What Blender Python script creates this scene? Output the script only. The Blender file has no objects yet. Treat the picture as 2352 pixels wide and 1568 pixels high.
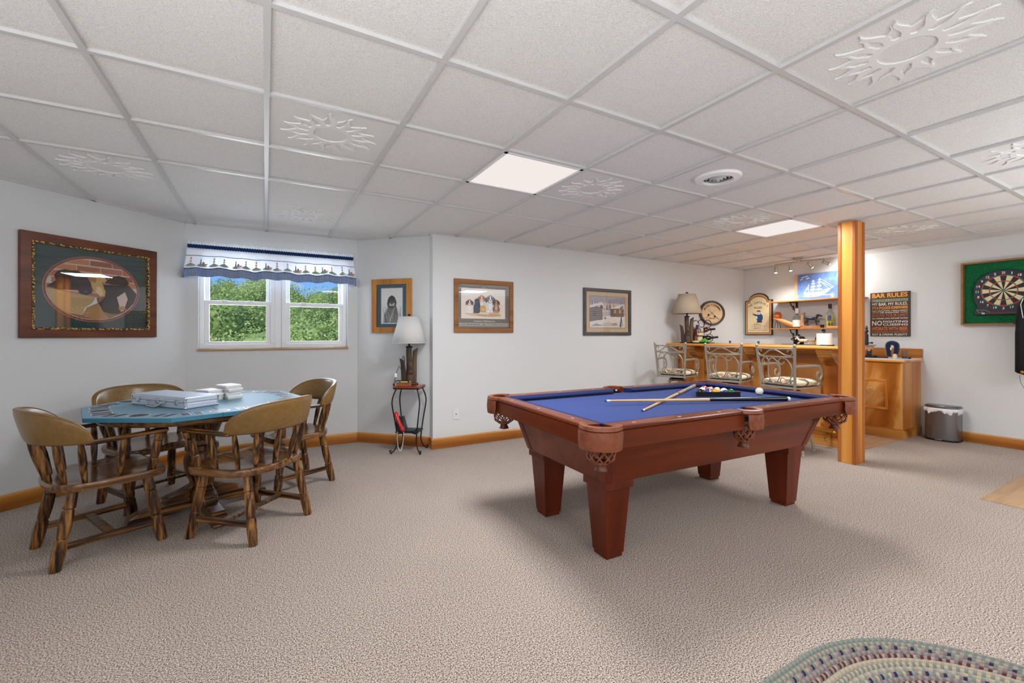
import bpy, bmesh, math, random
from mathutils import Vector, Matrix, Euler
random.seed(7)
S = bpy.context.scene
COL = S.collection
PI = math.pi
R = math.radians

# ------------------------------------------------------------------ colour / materials
def lin(v):
    v /= 255.0
    return v / 12.92 if v <= 0.04045 else ((v + 0.055) / 1.055) ** 2.4
def hx(h):
    h = h.lstrip('#')
    return (lin(int(h[0:2], 16)), lin(int(h[2:4], 16)), lin(int(h[4:6], 16)), 1)
def newmat(name):
    m = bpy.data.materials.new(name); m.use_nodes = True
    nt = m.node_tree
    return m, nt, nt.nodes['Principled BSDF']
def setp(b, **k):
    names = dict(rough='Roughness', metal='Metallic', spec='Specular IOR Level', coat='Coat Weight', coatr='Coat Roughness',
                 sheen='Sheen Weight', trans='Transmission Weight', ior='IOR', alpha='Alpha', sss='Subsurface Weight')
    for a, v in k.items():
        b.inputs[names[a]].default_value = v
_mc = {}
def C(h, rough=0.6, metal=0.0, spec=0.4, **k):
    key = (h, rough, metal, spec, tuple(sorted(k.items())))
    if key not in _mc:
        m, nt, b = newmat('plain_' + h.strip('#'))
        b.inputs['Base Color'].default_value = hx(h)
        setp(b, rough=rough, metal=metal, spec=spec, **k)
        _mc[key] = m
    return _mc[key]
def ramp(nt, stops, interp='LINEAR'):
    r = nt.nodes.new('ShaderNodeValToRGB'); e = r.color_ramp; e.interpolation = interp
    while len(e.elements) > 1: e.elements.remove(e.elements[-1])
    e.elements[0].position = stops[0][0]; e.elements[0].color = stops[0][1]
    for p, c in stops[1:]:
        x = e.elements.new(p); x.color = c
    return r
def coords(nt, scale=(1, 1, 1), kind='Object', rot=(0, 0, 0)):
    t = nt.nodes.new('ShaderNodeTexCoord'); mp = nt.nodes.new('ShaderNodeMapping')
    mp.inputs['Scale'].default_value = scale; mp.inputs['Rotation'].default_value = rot
    nt.links.new(t.outputs[kind], mp.inputs['Vector']); return mp
def noise(nt, vec, scale, detail=3, rough=0.5, dist=0.0):
    n = nt.nodes.new('ShaderNodeTexNoise'); n.inputs['Scale'].default_value = scale
    n.inputs['Detail'].default_value = detail; n.inputs['Roughness'].default_value = rough
    n.inputs['Distortion'].default_value = dist
    nt.links.new(vec.outputs[0], n.inputs['Vector']); return n
def bump(nt, b, h, strength, dist):
    bp = nt.nodes.new('ShaderNodeBump'); bp.inputs['Strength'].default_value = strength; bp.inputs['Distance'].default_value = dist
    nt.links.new(h, bp.inputs['Height']); nt.links.new(bp.outputs[0], b.inputs['Normal'])
def wood(name, stops, axis='z', scale=9.0, stretch=14.0, rough=0.35, dist=1.2, coat=0.0, bmp=0.05, rings=0.0, spec=0.4):
    m, nt, b = newmat(name)
    sc = [1.0, 1.0, 1.0]; sc['xyz'.index(axis)] = 1.0 / stretch
    mp = coords(nt, sc)
    n = noise(nt, mp, scale, 5, 0.55, dist)
    src = n.outputs['Fac']
    if rings:
        n2 = noise(nt, mp, scale * 0.35, 2, 0.4, 0.6)
        mul = nt.nodes.new('ShaderNodeMath'); mul.operation = 'MULTIPLY'; mul.inputs[1].default_value = rings
        fr = nt.nodes.new('ShaderNodeMath'); fr.operation = 'PINGPONG'; fr.inputs[1].default_value = 1.0
        nt.links.new(n2.outputs['Fac'], mul.inputs[0]); nt.links.new(mul.outputs[0], fr.inputs[0])
        mx = nt.nodes.new('ShaderNodeMix'); mx.inputs['Factor'].default_value = 0.5
        nt.links.new(n.outputs['Fac'], mx.inputs[2]); nt.links.new(fr.outputs[0], mx.inputs[3]); src = mx.outputs[0]
    r = ramp(nt, [(p, hx(c)) for p, c in stops])
    nt.links.new(src, r.inputs[0]); nt.links.new(r.outputs[0], b.inputs['Base Color'])
    setp(b, rough=rough, coat=coat, coatr=0.15, spec=spec)
    if bmp: bump(nt, b, src, bmp, 0.01)
    return m
def speckle(name, stops, scale, detail=2, rough=0.9, bstr=0.3, bdist=0.01, big=0.0, spec=0.2, sheen=0.0):
    m, nt, b = newmat(name)
    mp = coords(nt)
    n = noise(nt, mp, scale, detail, 0.6)
    r = ramp(nt, [(p, hx(c)) for p, c in stops])
    nt.links.new(n.outputs['Fac'], r.inputs[0])
    out = r.outputs[0]
    if big:
        n2 = noise(nt, mp, 1.3, 3, 0.5, 0.8)
        r2 = ramp(nt, [(0.3, (1 - big, 1 - big, 1 - big, 1)), (0.7, (1, 1, 1, 1))])
        nt.links.new(n2.outputs['Fac'], r2.inputs[0])
        mx = nt.nodes.new('ShaderNodeMix'); mx.data_type = 'RGBA'; mx.blend_type = 'MULTIPLY'; mx.inputs['Factor'].default_value = 1
        nt.links.new(out, mx.inputs[6]); nt.links.new(r2.outputs[0], mx.inputs[7]); out = mx.outputs[2]
    nt.links.new(out, b.inputs['Base Color'])
    setp(b, rough=rough, spec=spec, sheen=sheen)
    if bstr: bump(nt, b, n.outputs['Fac'], bstr, bdist)
    return m
def emit(name, h, strength):
    m = bpy.data.materials.new(name); m.use_nodes = True; nt = m.node_tree; nt.nodes.clear()
    o = nt.nodes.new('ShaderNodeOutputMaterial'); e = nt.nodes.new('ShaderNodeEmission')
    e.inputs[0].default_value = hx(h); e.inputs[1].default_value = strength
    nt.links.new(e.outputs[0], o.inputs[0]); return m
def thin_glass(name, tint='#FFFFFF', refl=1.0, rough=0.0):
    m = bpy.data.materials.new(name); m.use_nodes = True; nt = m.node_tree; nt.nodes.clear()
    o = nt.nodes.new('ShaderNodeOutputMaterial'); t = nt.nodes.new('ShaderNodeBsdfTransparent'); g = nt.nodes.new('ShaderNodeBsdfGlossy')
    t.inputs[0].default_value = hx(tint); g.inputs['Roughness'].default_value = rough
    f = nt.nodes.new('ShaderNodeFresnel'); ge = nt.nodes.new('ShaderNodeNewGeometry'); mr = nt.nodes.new('ShaderNodeMath'); mr.operation = 'MULTIPLY_ADD'
    mr.inputs[1].default_value = 1 / 1.5 - 1.5; mr.inputs[2].default_value = 1.5; nt.links.new(ge.outputs['Backfacing'], mr.inputs[0]); nt.links.new(mr.outputs[0], f.inputs[0])   # same reflectance on both faces of a thin pane
    mu = nt.nodes.new('ShaderNodeMath'); mu.operation = 'MULTIPLY'; mu.inputs[1].default_value = refl
    x = nt.nodes.new('ShaderNodeMixShader')
    nt.links.new(f.outputs[0], mu.inputs[0]); nt.links.new(mu.outputs[0], x.inputs[0]); nt.links.new(t.outputs[0], x.inputs[1]); nt.links.new(g.outputs[0], x.inputs[2])
    nt.links.new(x.outputs[0], o.inputs[0]); return m

PINE = [(0.25, '#8A4E1A'), (0.45, '#B0702E'), (0.6, '#C88E48'), (0.8, '#BC7E38')]
M_pinex = wood('pine_x', PINE, 'x', 7, 16, 0.32, 1.0, rings=9)
M_piney = wood('pine_y', PINE, 'y', 7, 16, 0.32, 1.0, rings=9)
M_pinez = wood('pine_z', [(0.2, '#8A430C'), (0.42, '#B8651C'), (0.6, '#D78E3A'), (0.85, '#E0A052')], 'z', 6, 14, 0.3, 0.9, rings=7)
M_piney2 = wood('pine_light_y', [(0.25, '#A85C1A'), (0.5, '#D28A3C'), (0.8, '#E0A050')], 'y', 7, 16, 0.3, 1.0, rings=6)
M_pinez2 = wood('pine_light_z', [(0.25, '#B06A28'), (0.5, '#CC8C48'), (0.8, '#D9A163')], 'z', 7, 16, 0.32, 1.0, rings=6)
M_oak = wood('dark_oak', [(0.36, '#120A05'), (0.45, '#3C2411'), (0.53, '#6A4522'), (0.62, '#8A6132'), (0.8, '#9A7240')], 'z', 58, 30, 0.3, 0.12, bmp=0.3)
M_oakx = wood('dark_oak_x', [(0.36, '#140B06'), (0.45, '#3E2612'), (0.53, '#664220'), (0.62, '#825A2E'), (0.8, '#8E6638')], 'x', 58, 30, 0.3, 0.12, bmp=0.3)
M_seat = wood('seat_oak', [(0.3, '#2E1A0E'), (0.42, '#553619'), (0.52, '#6E4A28'), (0.66, '#835D36'), (0.85, '#8F683F')], 'x', 34, 16, 0.22, 0.7, bmp=0.05, coat=0.3)
M_cherx = wood('cherry_x', [(0.2, '#421707'), (0.5, '#692A0F'), (0.8, '#843C19')], 'x', 6, 12, 0.28, 0.6, coat=0.06, bmp=0.0, spec=0.25)
M_cherz = wood('cherry_z', [(0.2, '#3C1305'), (0.5, '#5E220B'), (0.8, '#752F13')], 'z', 6, 12, 0.28, 0.6, coat=0.06, bmp=0.0, spec=0.25)
M_leather = speckle('tan_leather', [(0.3, '#715428'), (0.7, '#7F6235')], 40, 4, 0.3, 0.12, 0.004, spec=0.5)
M_pocket = speckle('pocket_leather', [(0.3, '#713A22'), (0.7, '#8A4C30')], 40, 4, 0.4, 0.08, 0.004, spec=0.45)
M_pockdark = C('#5A2C18', 0.4)
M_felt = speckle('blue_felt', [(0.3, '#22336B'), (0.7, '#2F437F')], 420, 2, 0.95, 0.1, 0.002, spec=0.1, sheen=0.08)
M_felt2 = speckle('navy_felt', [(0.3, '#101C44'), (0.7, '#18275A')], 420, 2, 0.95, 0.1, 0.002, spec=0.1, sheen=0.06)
M_teal = speckle('teal_felt', [(0.3, '#276A85'), (0.7, '#357B98')], 300, 2, 0.5, 0.08, 0.002, spec=0.5, sheen=0.15)
M_wall = speckle('wall_paint', [(0.3, '#D0D2D3'), (0.7, '#D3D5D6')], 120, 3, 0.75, 0.12, 0.004, spec=0.15)
M_ceil = speckle('ceiling_tile', [(0.30, '#C6C6C5'), (0.42, '#DAD9D8'), (0.55, '#E3E2E1'), (0.8, '#ECEBEA')], 210, 3, 0.9, 0.45, 0.006, spec=0.1)
M_smooth = C('#E2E1E0', 0.8, spec=0.15)
M_tee = C('#C5C5C5', 0.3, spec=0.45)
M_carpet = speckle('carpet', [(0.34, '#3A302A'), (0.44, '#7A6C63'), (0.50, '#A6988E'), (0.57, '#C6B9B0'), (0.68, '#DFD4CC')], 185, 4, 1.0, 0.3, 0.005, big=0.07, spec=0.05)
M_vinyl = wood('vinyl_plank', [(0.25, '#8E6E50'), (0.5, '#AE8C6A'), (0.8, '#C0A180')], 'x', 14, 10, 0.45, 0.6, bmp=0.02)
M_white = C('#ECEDEE', 0.35)
M_pvc = C('#E6E8EB', 0.3)
M_black = C('#15151A', 0.4)
M_blackm = C('#18181A', 0.35, 0.6)
M_iron = C('#1B1B1D', 0.45, 0.3)
M_pewter = C('#B0AA9E', 0.36, 0.5)
M_alu = C('#D8DBE0', 0.28, 0.9)
M_chrome = C('#D5D7DA', 0.12, 1.0)
M_steel = C('#86888B', 0.27, 0.85)
M_brass = C('#C9A24A', 0.25, 1.0)
M_gold = C('#B98E3C', 0.35, 0.8)
M_glass = thin_glass('pane_glass', refl=0.2)
M_picglass = thin_glass('picture_glass', refl=1.5)
M_panel = emit('light_diffuser', '#FDF3EE', 0.88)
M_bulb = emit('bulb_glow', '#FFF8EE', 6.0)

# ------------------------------------------------------------------ mesh builder
class MB:
    def __init__(s, M=None): s.bm = bmesh.new(); s.m = 0; s.M = M or Matrix()
    def v(s, p): return s.bm.verts.new(s.M @ Vector(p))
    def f(s, vs):
        try:
            q = s.bm.faces.new(vs); q.material_index = s.m; return q
        except ValueError: return None
    def poly(s, pts): return s.f([s.v(p) for p in pts])
    def box(s, x0, y0, z0, x1, y1, z1):
        s.taper((x0, y0, x1, y1), z0, (x0, y0, x1, y1), z1)
    def cbox(s, c, d):
        s.box(c[0] - d[0] / 2, c[1] - d[1] / 2, c[2] - d[2] / 2, c[0] + d[0] / 2, c[1] + d[1] / 2, c[2] + d[2] / 2)
    def taper(s, a, z0, b, z1):
        q = [s.v(p) for p in ((a[0], a[1], z0), (a[2], a[1], z0), (a[2], a[3], z0), (a[0], a[3], z0),
                              (b[0], b[1], z1), (b[2], b[1], z1), (b[2], b[3], z1), (b[0], b[3], z1))]
        for i in ((3, 2, 1, 0), (4, 5, 6, 7), (0, 1, 5, 4), (1, 2, 6, 5), (2, 3, 7, 6), (3, 0, 4, 7)): s.f([q[j] for j in i])
    def prism(s, pts, h0, h1, ax='z'):
        def P(a, b, h): return {'z': (a, b, h), 'y': (a, h, b), 'x': (h, a, b)}[ax]
        A = [s.v(P(a, b, h0)) for a, b in pts]; B = [s.v(P(a, b, h1)) for a, b in pts]; n = len(pts)
        s.f(A[::-1]); s.f(B)
        for i in range(n): s.f([A[i], A[(i + 1) % n], B[(i + 1) % n], B[i]])
    def frame(s, w, h, b, y0, y1, w2=None):
        """rectangular picture-frame ring in the x-z plane, centred"""
        o = [(-w / 2, -h / 2), (w / 2, -h / 2), (w / 2, h / 2), (-w / 2, h / 2)]
        i = [(-w / 2 + b, -h / 2 + b), (w / 2 - b, -h / 2 + b), (w / 2 - b, h / 2 - b), (-w / 2 + b, h / 2 - b)]
        s.ring(o, i, y0, y1)
    def ring(s, o, i, y0, y1, y1i=None):
        if y1i is None: y1i = y1
        n = len(o)
        A = [s.v((a, y0, b)) for a, b in o]; B = [s.v((a, y1, b)) for a, b in o]
        D = [s.v((a, y0, b)) for a, b in i]; E = [s.v((a, y1i, b)) for a, b in i]
        for k in range(n):
            l = (k + 1) % n
            s.f([A[k], A[l], B[l], B[k]]); s.f([B[k], B[l], E[l], E[k]]); s.f([E[k], E[l], D[l], D[k]]); s.f([D[k], D[l], A[l], A[k]])
    def lathe(s, prof, n=20, c=(0, 0, 0), sx=1, sy=1, a0=0.0, cap=True):
        rs = []
        for r, z in prof:
            if r < 1e-6: rs.append([s.v((c[0], c[1], c[2] + z))])
            else: rs.append([s.v((c[0] + r * sx * math.cos(a0 + 2 * PI * k / n), c[1] + r * sy * math.sin(a0 + 2 * PI * k / n), c[2] + z)) for k in range(n)])
        for A, B in zip(rs, rs[1:]):
            for k in range(n):
                l = (k + 1) % n
                if len(A) == 1 and len(B) == 1: continue
                if len(A) == 1: s.f([A[0], B[l], B[k]])
                elif len(B) == 1: s.f([A[k], A[l], B[0]])
                else: s.f([A[k], A[l], B[l], B[k]])
        if cap and len(rs[0]) > 1: s.f(rs[0][::-1])
        if cap and len(rs[-1]) > 1: s.f(rs[-1])
    def cyl(s, c, r, h, n=20): s.lathe([(r, 0), (r, h)], n, c)
    def ball(s, c, r, n=16, sx=1, sy=1, sz=1):
        m = n // 2
        s.lathe([(r * math.sin(PI * k / m) if 0 < k < m else 0, -r * sz * math.cos(PI * k / m)) for k in range(m + 1)], n, c, sx, sy)
    def tube(s, pts, r, n=8, closed=False, flat=None, cap=True, up=None):
        pts = [Vector(p) for p in pts]; N = len(pts)
        rr = r if isinstance(r, (list, tuple)) else [r] * N
        rings = []; nrm = None
        for i in range(N):
            if closed: t = pts[(i + 1) % N] - pts[i - 1]
            else: t = pts[min(i + 1, N - 1)] - pts[max(i - 1, 0)]
            t.normalize()
            if up is not None: nrm = Vector(up) - t * Vector(up).dot(t)
            elif nrm is None:
                u = Vector((0, 0, 1)) if abs(t.z) < 0.9 else Vector((1, 0, 0)); nrm = u - t * u.dot(t)
            else: nrm = nrm - t * nrm.dot(t)
            nrm.normalize(); bn = t.cross(nrm)
            a, b = (rr[i], rr[i]) if flat is None else (rr[i] * flat[0], rr[i] * flat[1])
            rings.append([s.v(pts[i] + nrm * (a * math.cos(2 * PI * (k + .5) / n)) + bn * (b * math.sin(2 * PI * (k + .5) / n))) for k in range(n)])
        for i in range(N if closed else N - 1):
            A, B = rings[i], rings[(i + 1) % N]
            for k in range(n): s.f([A[k], A[(k + 1) % n], B[(k + 1) % n], B[k]])
        if not closed and cap: s.f(rings[0][::-1]); s.f(rings[-1])
    def grid(s, fn, nu, nv, closeu=False):
        g = [[s.v(fn(i / nu, j / nv)) for j in range(nv + 1)] for i in range(nu if closeu else nu + 1)]
        n = len(g)
        for i in range(nu):
            for j in range(nv):
                a, b = g[i], g[(i + 1) % n]
                s.f([a[j], b[j], b[j + 1], a[j + 1]])
        return g
    def shell(s, fn, nu, nv, th):
        """surface fn(u,v)->(point, normal) given thickness"""
        A = s.grid(lambda u, v: fn(u, v)[0], nu, nv)
        B = s.grid(lambda u, v: tuple(Vector(fn(u, v)[0]) + Vector(fn(u, v)[1]) * th), nu, nv)
        for i in range(nu):
            s.f([A[i][0], A[i + 1][0], B[i + 1][0], B[i][0]]); s.f([A[i][nv], A[i + 1][nv], B[i + 1][nv], B[i][nv]])
        for j in range(nv):
            s.f([A[0][j], A[0][j + 1], B[0][j + 1], B[0][j]]); s.f([A[nu][j], A[nu][j + 1], B[nu][j + 1], B[nu][j]])
    def build(s, name, mats, parent=None, smooth=35, loc=None, rz=None, bev=0.0, seg=2, recalc=True):
        if recalc: bmesh.ops.recalc_face_normals(s.bm, faces=s.bm.faces)
        me = bpy.data.meshes.new(name); s.bm.to_mesh(me); s.bm.free()
        for m in (mats if isinstance(mats, (list, tuple)) else [mats]): me.materials.append(m)
        if smooth:
            me.polygons.foreach_set('use_smooth', [True] * len(me.polygons)); me.set_sharp_from_angle(angle=R(smooth))
        o = bpy.data.objects.new(name, me); COL.objects.link(o)
        if parent is not None: o.parent = parent
        if loc is not None: o.location = loc
        if rz is not None: o.rotation_euler = (0, 0, rz)
        if bev:
            b = o.modifiers.new('edge', 'BEVEL'); b.width = bev; b.segments = seg; b.limit_method = 'ANGLE'; b.angle_limit = R(40)
        return o
def tag(o, label, cat, group=None):
    o['label'] = label; o['category'] = cat
    if group: o['group'] = group
    return o
def thing(name, label, cat, loc=(0, 0, 0), rz=0.0, group=None):
    o = bpy.data.objects.new(name, None); COL.objects.link(o); o.empty_display_size = 0.1
    o.location = loc; o.rotation_euler = (0, 0, rz); return tag(o, label, cat, group)
def struct(o):
    o['kind'] = 'structure'; return o
def kids(o): return [c for c in bpy.data.objects if c.parent == o]
def dup(root, loc, rz, label, group=None, rot=None):
    ch = {}
    for c in bpy.data.objects:
        if c.parent: ch.setdefault(c.parent.name, []).append(c)
    def cp(o, par):
        n = o.copy(); COL.objects.link(n)
        if par: n.parent = par
        for c in ch.get(o.name, []): cp(c, n)
        return n
    r = cp(root, None); r.location = loc; r.rotation_euler = rot or (0, 0, rz); r['label'] = label
    if group: r['group'] = group
    return r
def smoothpts(P, k=6, closed=False):
    P = [Vector(p) for p in P]; n = len(P); out = []
    for i in range(n if closed else n - 1):
        a, b, c, d = (P[(i - 1) % n], P[i], P[(i + 1) % n], P[(i + 2) % n]) if closed else (P[max(i - 1, 0)], P[i], P[i + 1], P[min(i + 2, n - 1)])
        for j in range(k):
            t = j / k
            out.append(0.5 * ((2 * b) + (c - a) * t + (2 * a - 5 * b + 4 * c - d) * t * t + (3 * b - a - 3 * c + d) * t ** 3))
    if not closed: out.append(P[-1])
    return out
def ell(cx, cz, rx, rz, n=24, rot=0.0, a0=0.0, a1=2 * PI):
    c, s_ = math.cos(rot), math.sin(rot); full = abs(a1 - a0 - 2 * PI) < 1e-6
    out = []
    for k in range(n if full else n + 1):
        a = a0 + (a1 - a0) * k / n; x, z = rx * math.cos(a), rz * math.sin(a)
        out.append((cx + x * c - z * s_, cz + x * s_ + z * c))
    return out
def rect(x0, z0, x1, z1): return [(x0, z0), (x1, z0), (x1, z1), (x0, z1)]
# ------------------------------------------------------------------ lettering
_gl = {}
def glyphs(txt, bold=0.0):
    key = (txt, bold)
    if key in _gl: return _gl[key]
    cu = bpy.data.curves.new('lettering', 'FONT'); cu.body = txt; cu.offset = bold; cu.resolution_u = 3
    o = bpy.data.objects.new('lettering', cu); COL.objects.link(o)
    dg = bpy.context.evaluated_depsgraph_get(); dg.update()
    me = bpy.data.meshes.new_from_object(o.evaluated_get(dg))
    vs = [(v.co.x, v.co.y) for v in me.vertices]; fs = [tuple(p.vertices) for p in me.polygons]
    bpy.data.objects.remove(o); bpy.data.curves.remove(cu); bpy.data.meshes.remove(me)
    xs = [v[0] for v in vs] or [0]; ys = [v[1] for v in vs] or [0]
    _gl[key] = (vs, fs, min(xs), max(xs), min(ys), max(ys)); return _gl[key]
def text(mb, txt, cx, cz, w, h, y, bold=0.02, rot=0.0):
    """letters filling a w x h box centred at (cx,cz), in the x-z plane at depth y"""
    vs, fs, x0, x1, y0, y1 = glyphs(txt, bold)
    if not vs: return
    sx = w / max(x1 - x0, 1e-6); sz = h / max(y1 - y0, 1e-6)
    c, s_ = math.cos(rot), math.sin(rot); q = []
    for x, z in vs:
        a = (x - (x0 + x1) / 2) * sx; b = (z - (y0 + y1) / 2) * sz
        q.append(mb.v((cx + a * c - b * s_, y, cz + a * s_ + b * c)))
    for f in fs: mb.f([q[i] for i in f])
def arctext(mb, txt, cx, cz, r, a_mid, span, h, y, bold=0.02, inner=False):
    """letters along an arc; a_mid, span in degrees; reads clockwise on the outside, or counter-clockwise on the inside bottom"""
    n = len(txt)
    for i, ch in enumerate(txt):
        if ch == ' ': continue
        t = (i + 0.5) / n - 0.5
        a = R(a_mid - t * span) if not inner else R(a_mid + t * span)
        g = glyphs(ch, bold); hh = h * (g[5] - g[4]) / 0.72 if ch not in "'" else h * 0.3
        ww = h * (g[3] - g[2]) / 0.72 * .82
        text(mb, ch, cx + r * math.cos(a), cz + r * math.sin(a), ww, hh, y, bold, (a - PI / 2) if not inner else (a + PI / 2))
def art(parent, polys, y, name='print', step=0.00025):
    """flat printed picture: list of (outline, colour) painted in order"""
    mb = MB(); mats = []; idx = {}; step = min(step, .006 / len(polys))
    for k, (pts, h) in enumerate(polys):
        if h not in idx: idx[h] = len(mats); mats.append(C(h, 0.7, spec=0.2))
        mb.m = idx[h]; mb.poly([(a, y - step * k, b) for a, b in pts])
    return mb.build(name, mats, parent, smooth=0, recalc=False)
# ------------------------------------------------------------------ camera, world
CAM = 1.235; T = 0.6096; CEIL = 2.3136
cd = bpy.data.cameras.new('camera'); cam = bpy.data.objects.new('camera', cd); COL.objects.link(cam)
cam.location = (0, 0, CAM); cam.rotation_euler = (PI / 2, 0, -0.508501)
cd.sensor_width = 36; cd.sensor_fit = 'HORIZONTAL'; cd.lens = 996.39 / 2352 * 36
cd.shift_x = (1176 - 1165.75) / 2352; cd.shift_y = -(784 - 767.15) / 2352
cd.clip_start = 0.05; cd.clip_end = 400
S.camera = cam
S.view_settings.view_transform = 'Standard'; S.view_settings.look = 'None'; S.view_settings.gamma = 1; S.view_settings.exposure = 0.08
S.view_settings.use_curve_mapping = False
S.cycles.max_bounces = 10; S.cycles.diffuse_bounces = 6; S.cycles.transparent_max_bounces = 12
S.cycles.sample_clamp_indirect = 6.0; S.cycles.caustics_reflective = False; S.cycles.caustics_refractive = False

w = bpy.data.worlds.new('sky'); S.world = w; w.use_nodes = True; nt = w.node_tree
bg = nt.nodes['Background']; bg.inputs[1].default_value = 1.0
tc = nt.nodes.new('ShaderNodeTexCoord'); sp = nt.nodes.new('ShaderNodeSeparateXYZ'); nt.links.new(tc.outputs['Generated'], sp.inputs[0])
rp = ramp(nt, [(0.0, hx('#A9CDF2')), (0.10, hx('#7FB4F2')), (0.25, hx('#4F96EE')), (0.7, hx('#2F6FD0'))]); nt.links.new(sp.outputs['Z'], rp.inputs[0])
mp = nt.nodes.new('ShaderNodeMapping'); mp.inputs['Scale'].default_value = (3, 3, 12); nt.links.new(tc.outputs['Generated'], mp.inputs['Vector'])
cn = noise(nt, mp, 2.2, 6, 0.55, 0.4); cr = ramp(nt, [(0.56, (0, 0, 0, 1)), (0.70, (1, 1, 1, 1))]); nt.links.new(cn.outputs['Fac'], cr.inputs[0])
mx = nt.nodes.new('ShaderNodeMix'); mx.data_type = 'RGBA'; nt.links.new(cr.outputs[0], mx.inputs['Factor'])
nt.links.new(rp.outputs[0], mx.inputs[6]); mx.inputs[7].default_value = hx('#F4F7FB'); nt.links.new(mx.outputs[2], bg.inputs[0])

def lamp(name, kind, loc, energy, color=(1, 1, 1), rot=None, **k):
    l = bpy.data.lights.new(name, kind); o = bpy.data.objects.new(name, l); COL.objects.link(o)
    l.energy = energy; l.color = color; o.location = loc
    if rot: o.rotation_euler = rot
    for a, b in k.items(): setattr(l, a, b)
    return o
lamp('sun', 'SUN', (0, -20, 30), 4.8, (1, 0.96, 0.88), (R(42), 0, R(-25)), angle=R(1))

# ------------------------------------------------------------------ room shell
def wallseg(name, p, q, th=0.12, h=CEIL + 0.03, side=1):
    """wall whose room face runs p->q (room on the right of travel when side=1)"""
    d = Vector((q[0] - p[0], q[1] - p[1])).normalized(); n = Vector((-d.y, d.x)) * side * th
    mb = MB(); mb.prism([p, q, (q[0] + n.x, q[1] + n.y), (p[0] + n.x, p[1] + n.y)], 0, h)
    return struct(mb.build(name, M_wall, smooth=0))
PA = (-2.4, 3.628); PB = (-0.68, 5.20); PC = (0.92, 5.20); PD = (1.566, 4.56)
wallseg('wall_left', (-2.4, -3.5), PA)
wallseg('wall_bay_left', PA, PB)
wallseg('wall_bay_right', PC, PD)
mb = MB(); mb.prism([(1.566, 4.46), (7.2, 4.46), (7.2, 4.6), (1.566, 4.6)], 0, CEIL + 0.03); struct(mb.build('wall_back', M_wall, smooth=0))
mb = MB(); mb.box(7.06, -3.5, 0, 7.2, 4.46, CEIL + 0.03); struct(mb.build('wall_right', M_wall, smooth=0))
mb = MB(); mb.box(-2.52, -3.62, 0, 7.2, -3.5, CEIL + 0.03); struct(mb.build('wall_front', M_wall, smooth=0))
WX0, WX1, WZ0, WZ1 = -0.578, 0.812, 1.09, 2.03
mb = MB()
mb.box(-0.72, 5.2, 0, WX0, 5.34, CEIL + 0.03); mb.box(WX1, 5.2, 0, 0.96, 5.34, CEIL + 0.03)
mb.box(WX0, 5.2, 0, WX1, 5.34, WZ0); mb.box(WX0, 5.2, WZ1, WX1, 5.34, CEIL + 0.03)
struct(mb.build('wall_bay_center', M_wall, smooth=0))

mb = MB(); mb.prism([(-2.52, -3.6), (7.15, -3.6), (7.15, 4.55), (1.62, 4.6), (0.98, 5.28), (-0.72, 5.28), (-2.5, 3.7)], -0.05, 0.0)
struct(mb.build('floor', M_carpet, smooth=0))
mb = MB(); mb.box(5.6, 2.19, 0, 6.56, 4.46, 0.003); f1 = struct(mb.build('floor', M_vinyl, smooth=0))
mb = MB(); mb.prism([(4.67, -3.5), (7.06, -3.5), (7.06, 1.122), (4.672, 1.115)], 0, 0.003); struct(mb.build('floor', M_vinyl, smooth=0))

# ceiling: tegular tiles between a hung T-grid
def gx(u): return (u + 0.00709) * T
def gy(v): return (v + 3.65678) * T
mb = MB()
mb.box(-2.52, -3.62, CEIL + 0.012, 7.2, 5.36, CEIL + 0.05)
for u in range(-4, 12):
    x = gx(u); mb.m = 1; mb.box(x - 0.012, -3.5, CEIL - 0.002, x + 0.012, 5.2, CEIL + 0.012)
for v in range(-12, 3):
    y = gy(v); mb.box(-2.4, y - 0.012, CEIL - 0.0015, 7.06, y + 0.012, CEIL + 0.012)
for v, xa, xb in ((1, -1.9, 1.566), (2, -1.4, 1.4)): pass
def edge(p, q):
    d = Vector((q[0] - p[0], q[1] - p[1])).normalized(); n = Vector((d.y, -d.x)) * 0.022
    mb.prism([p, q, (q[0] + n.x, q[1] + n.y), (p[0] + n.x, p[1] + n.y)], CEIL - 0.002, CEIL + 0.012)
edge((-2.4, -3.5), PA); edge(PA, PB); edge(PB, PC); edge(PC, PD); edge((1.566, 4.46), (7.06, 4.46)); edge((7.06, 4.46), (7.06, -3.5))
struct(mb.build('ceiling', [M_ceil, M_tee], smooth=0))

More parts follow.
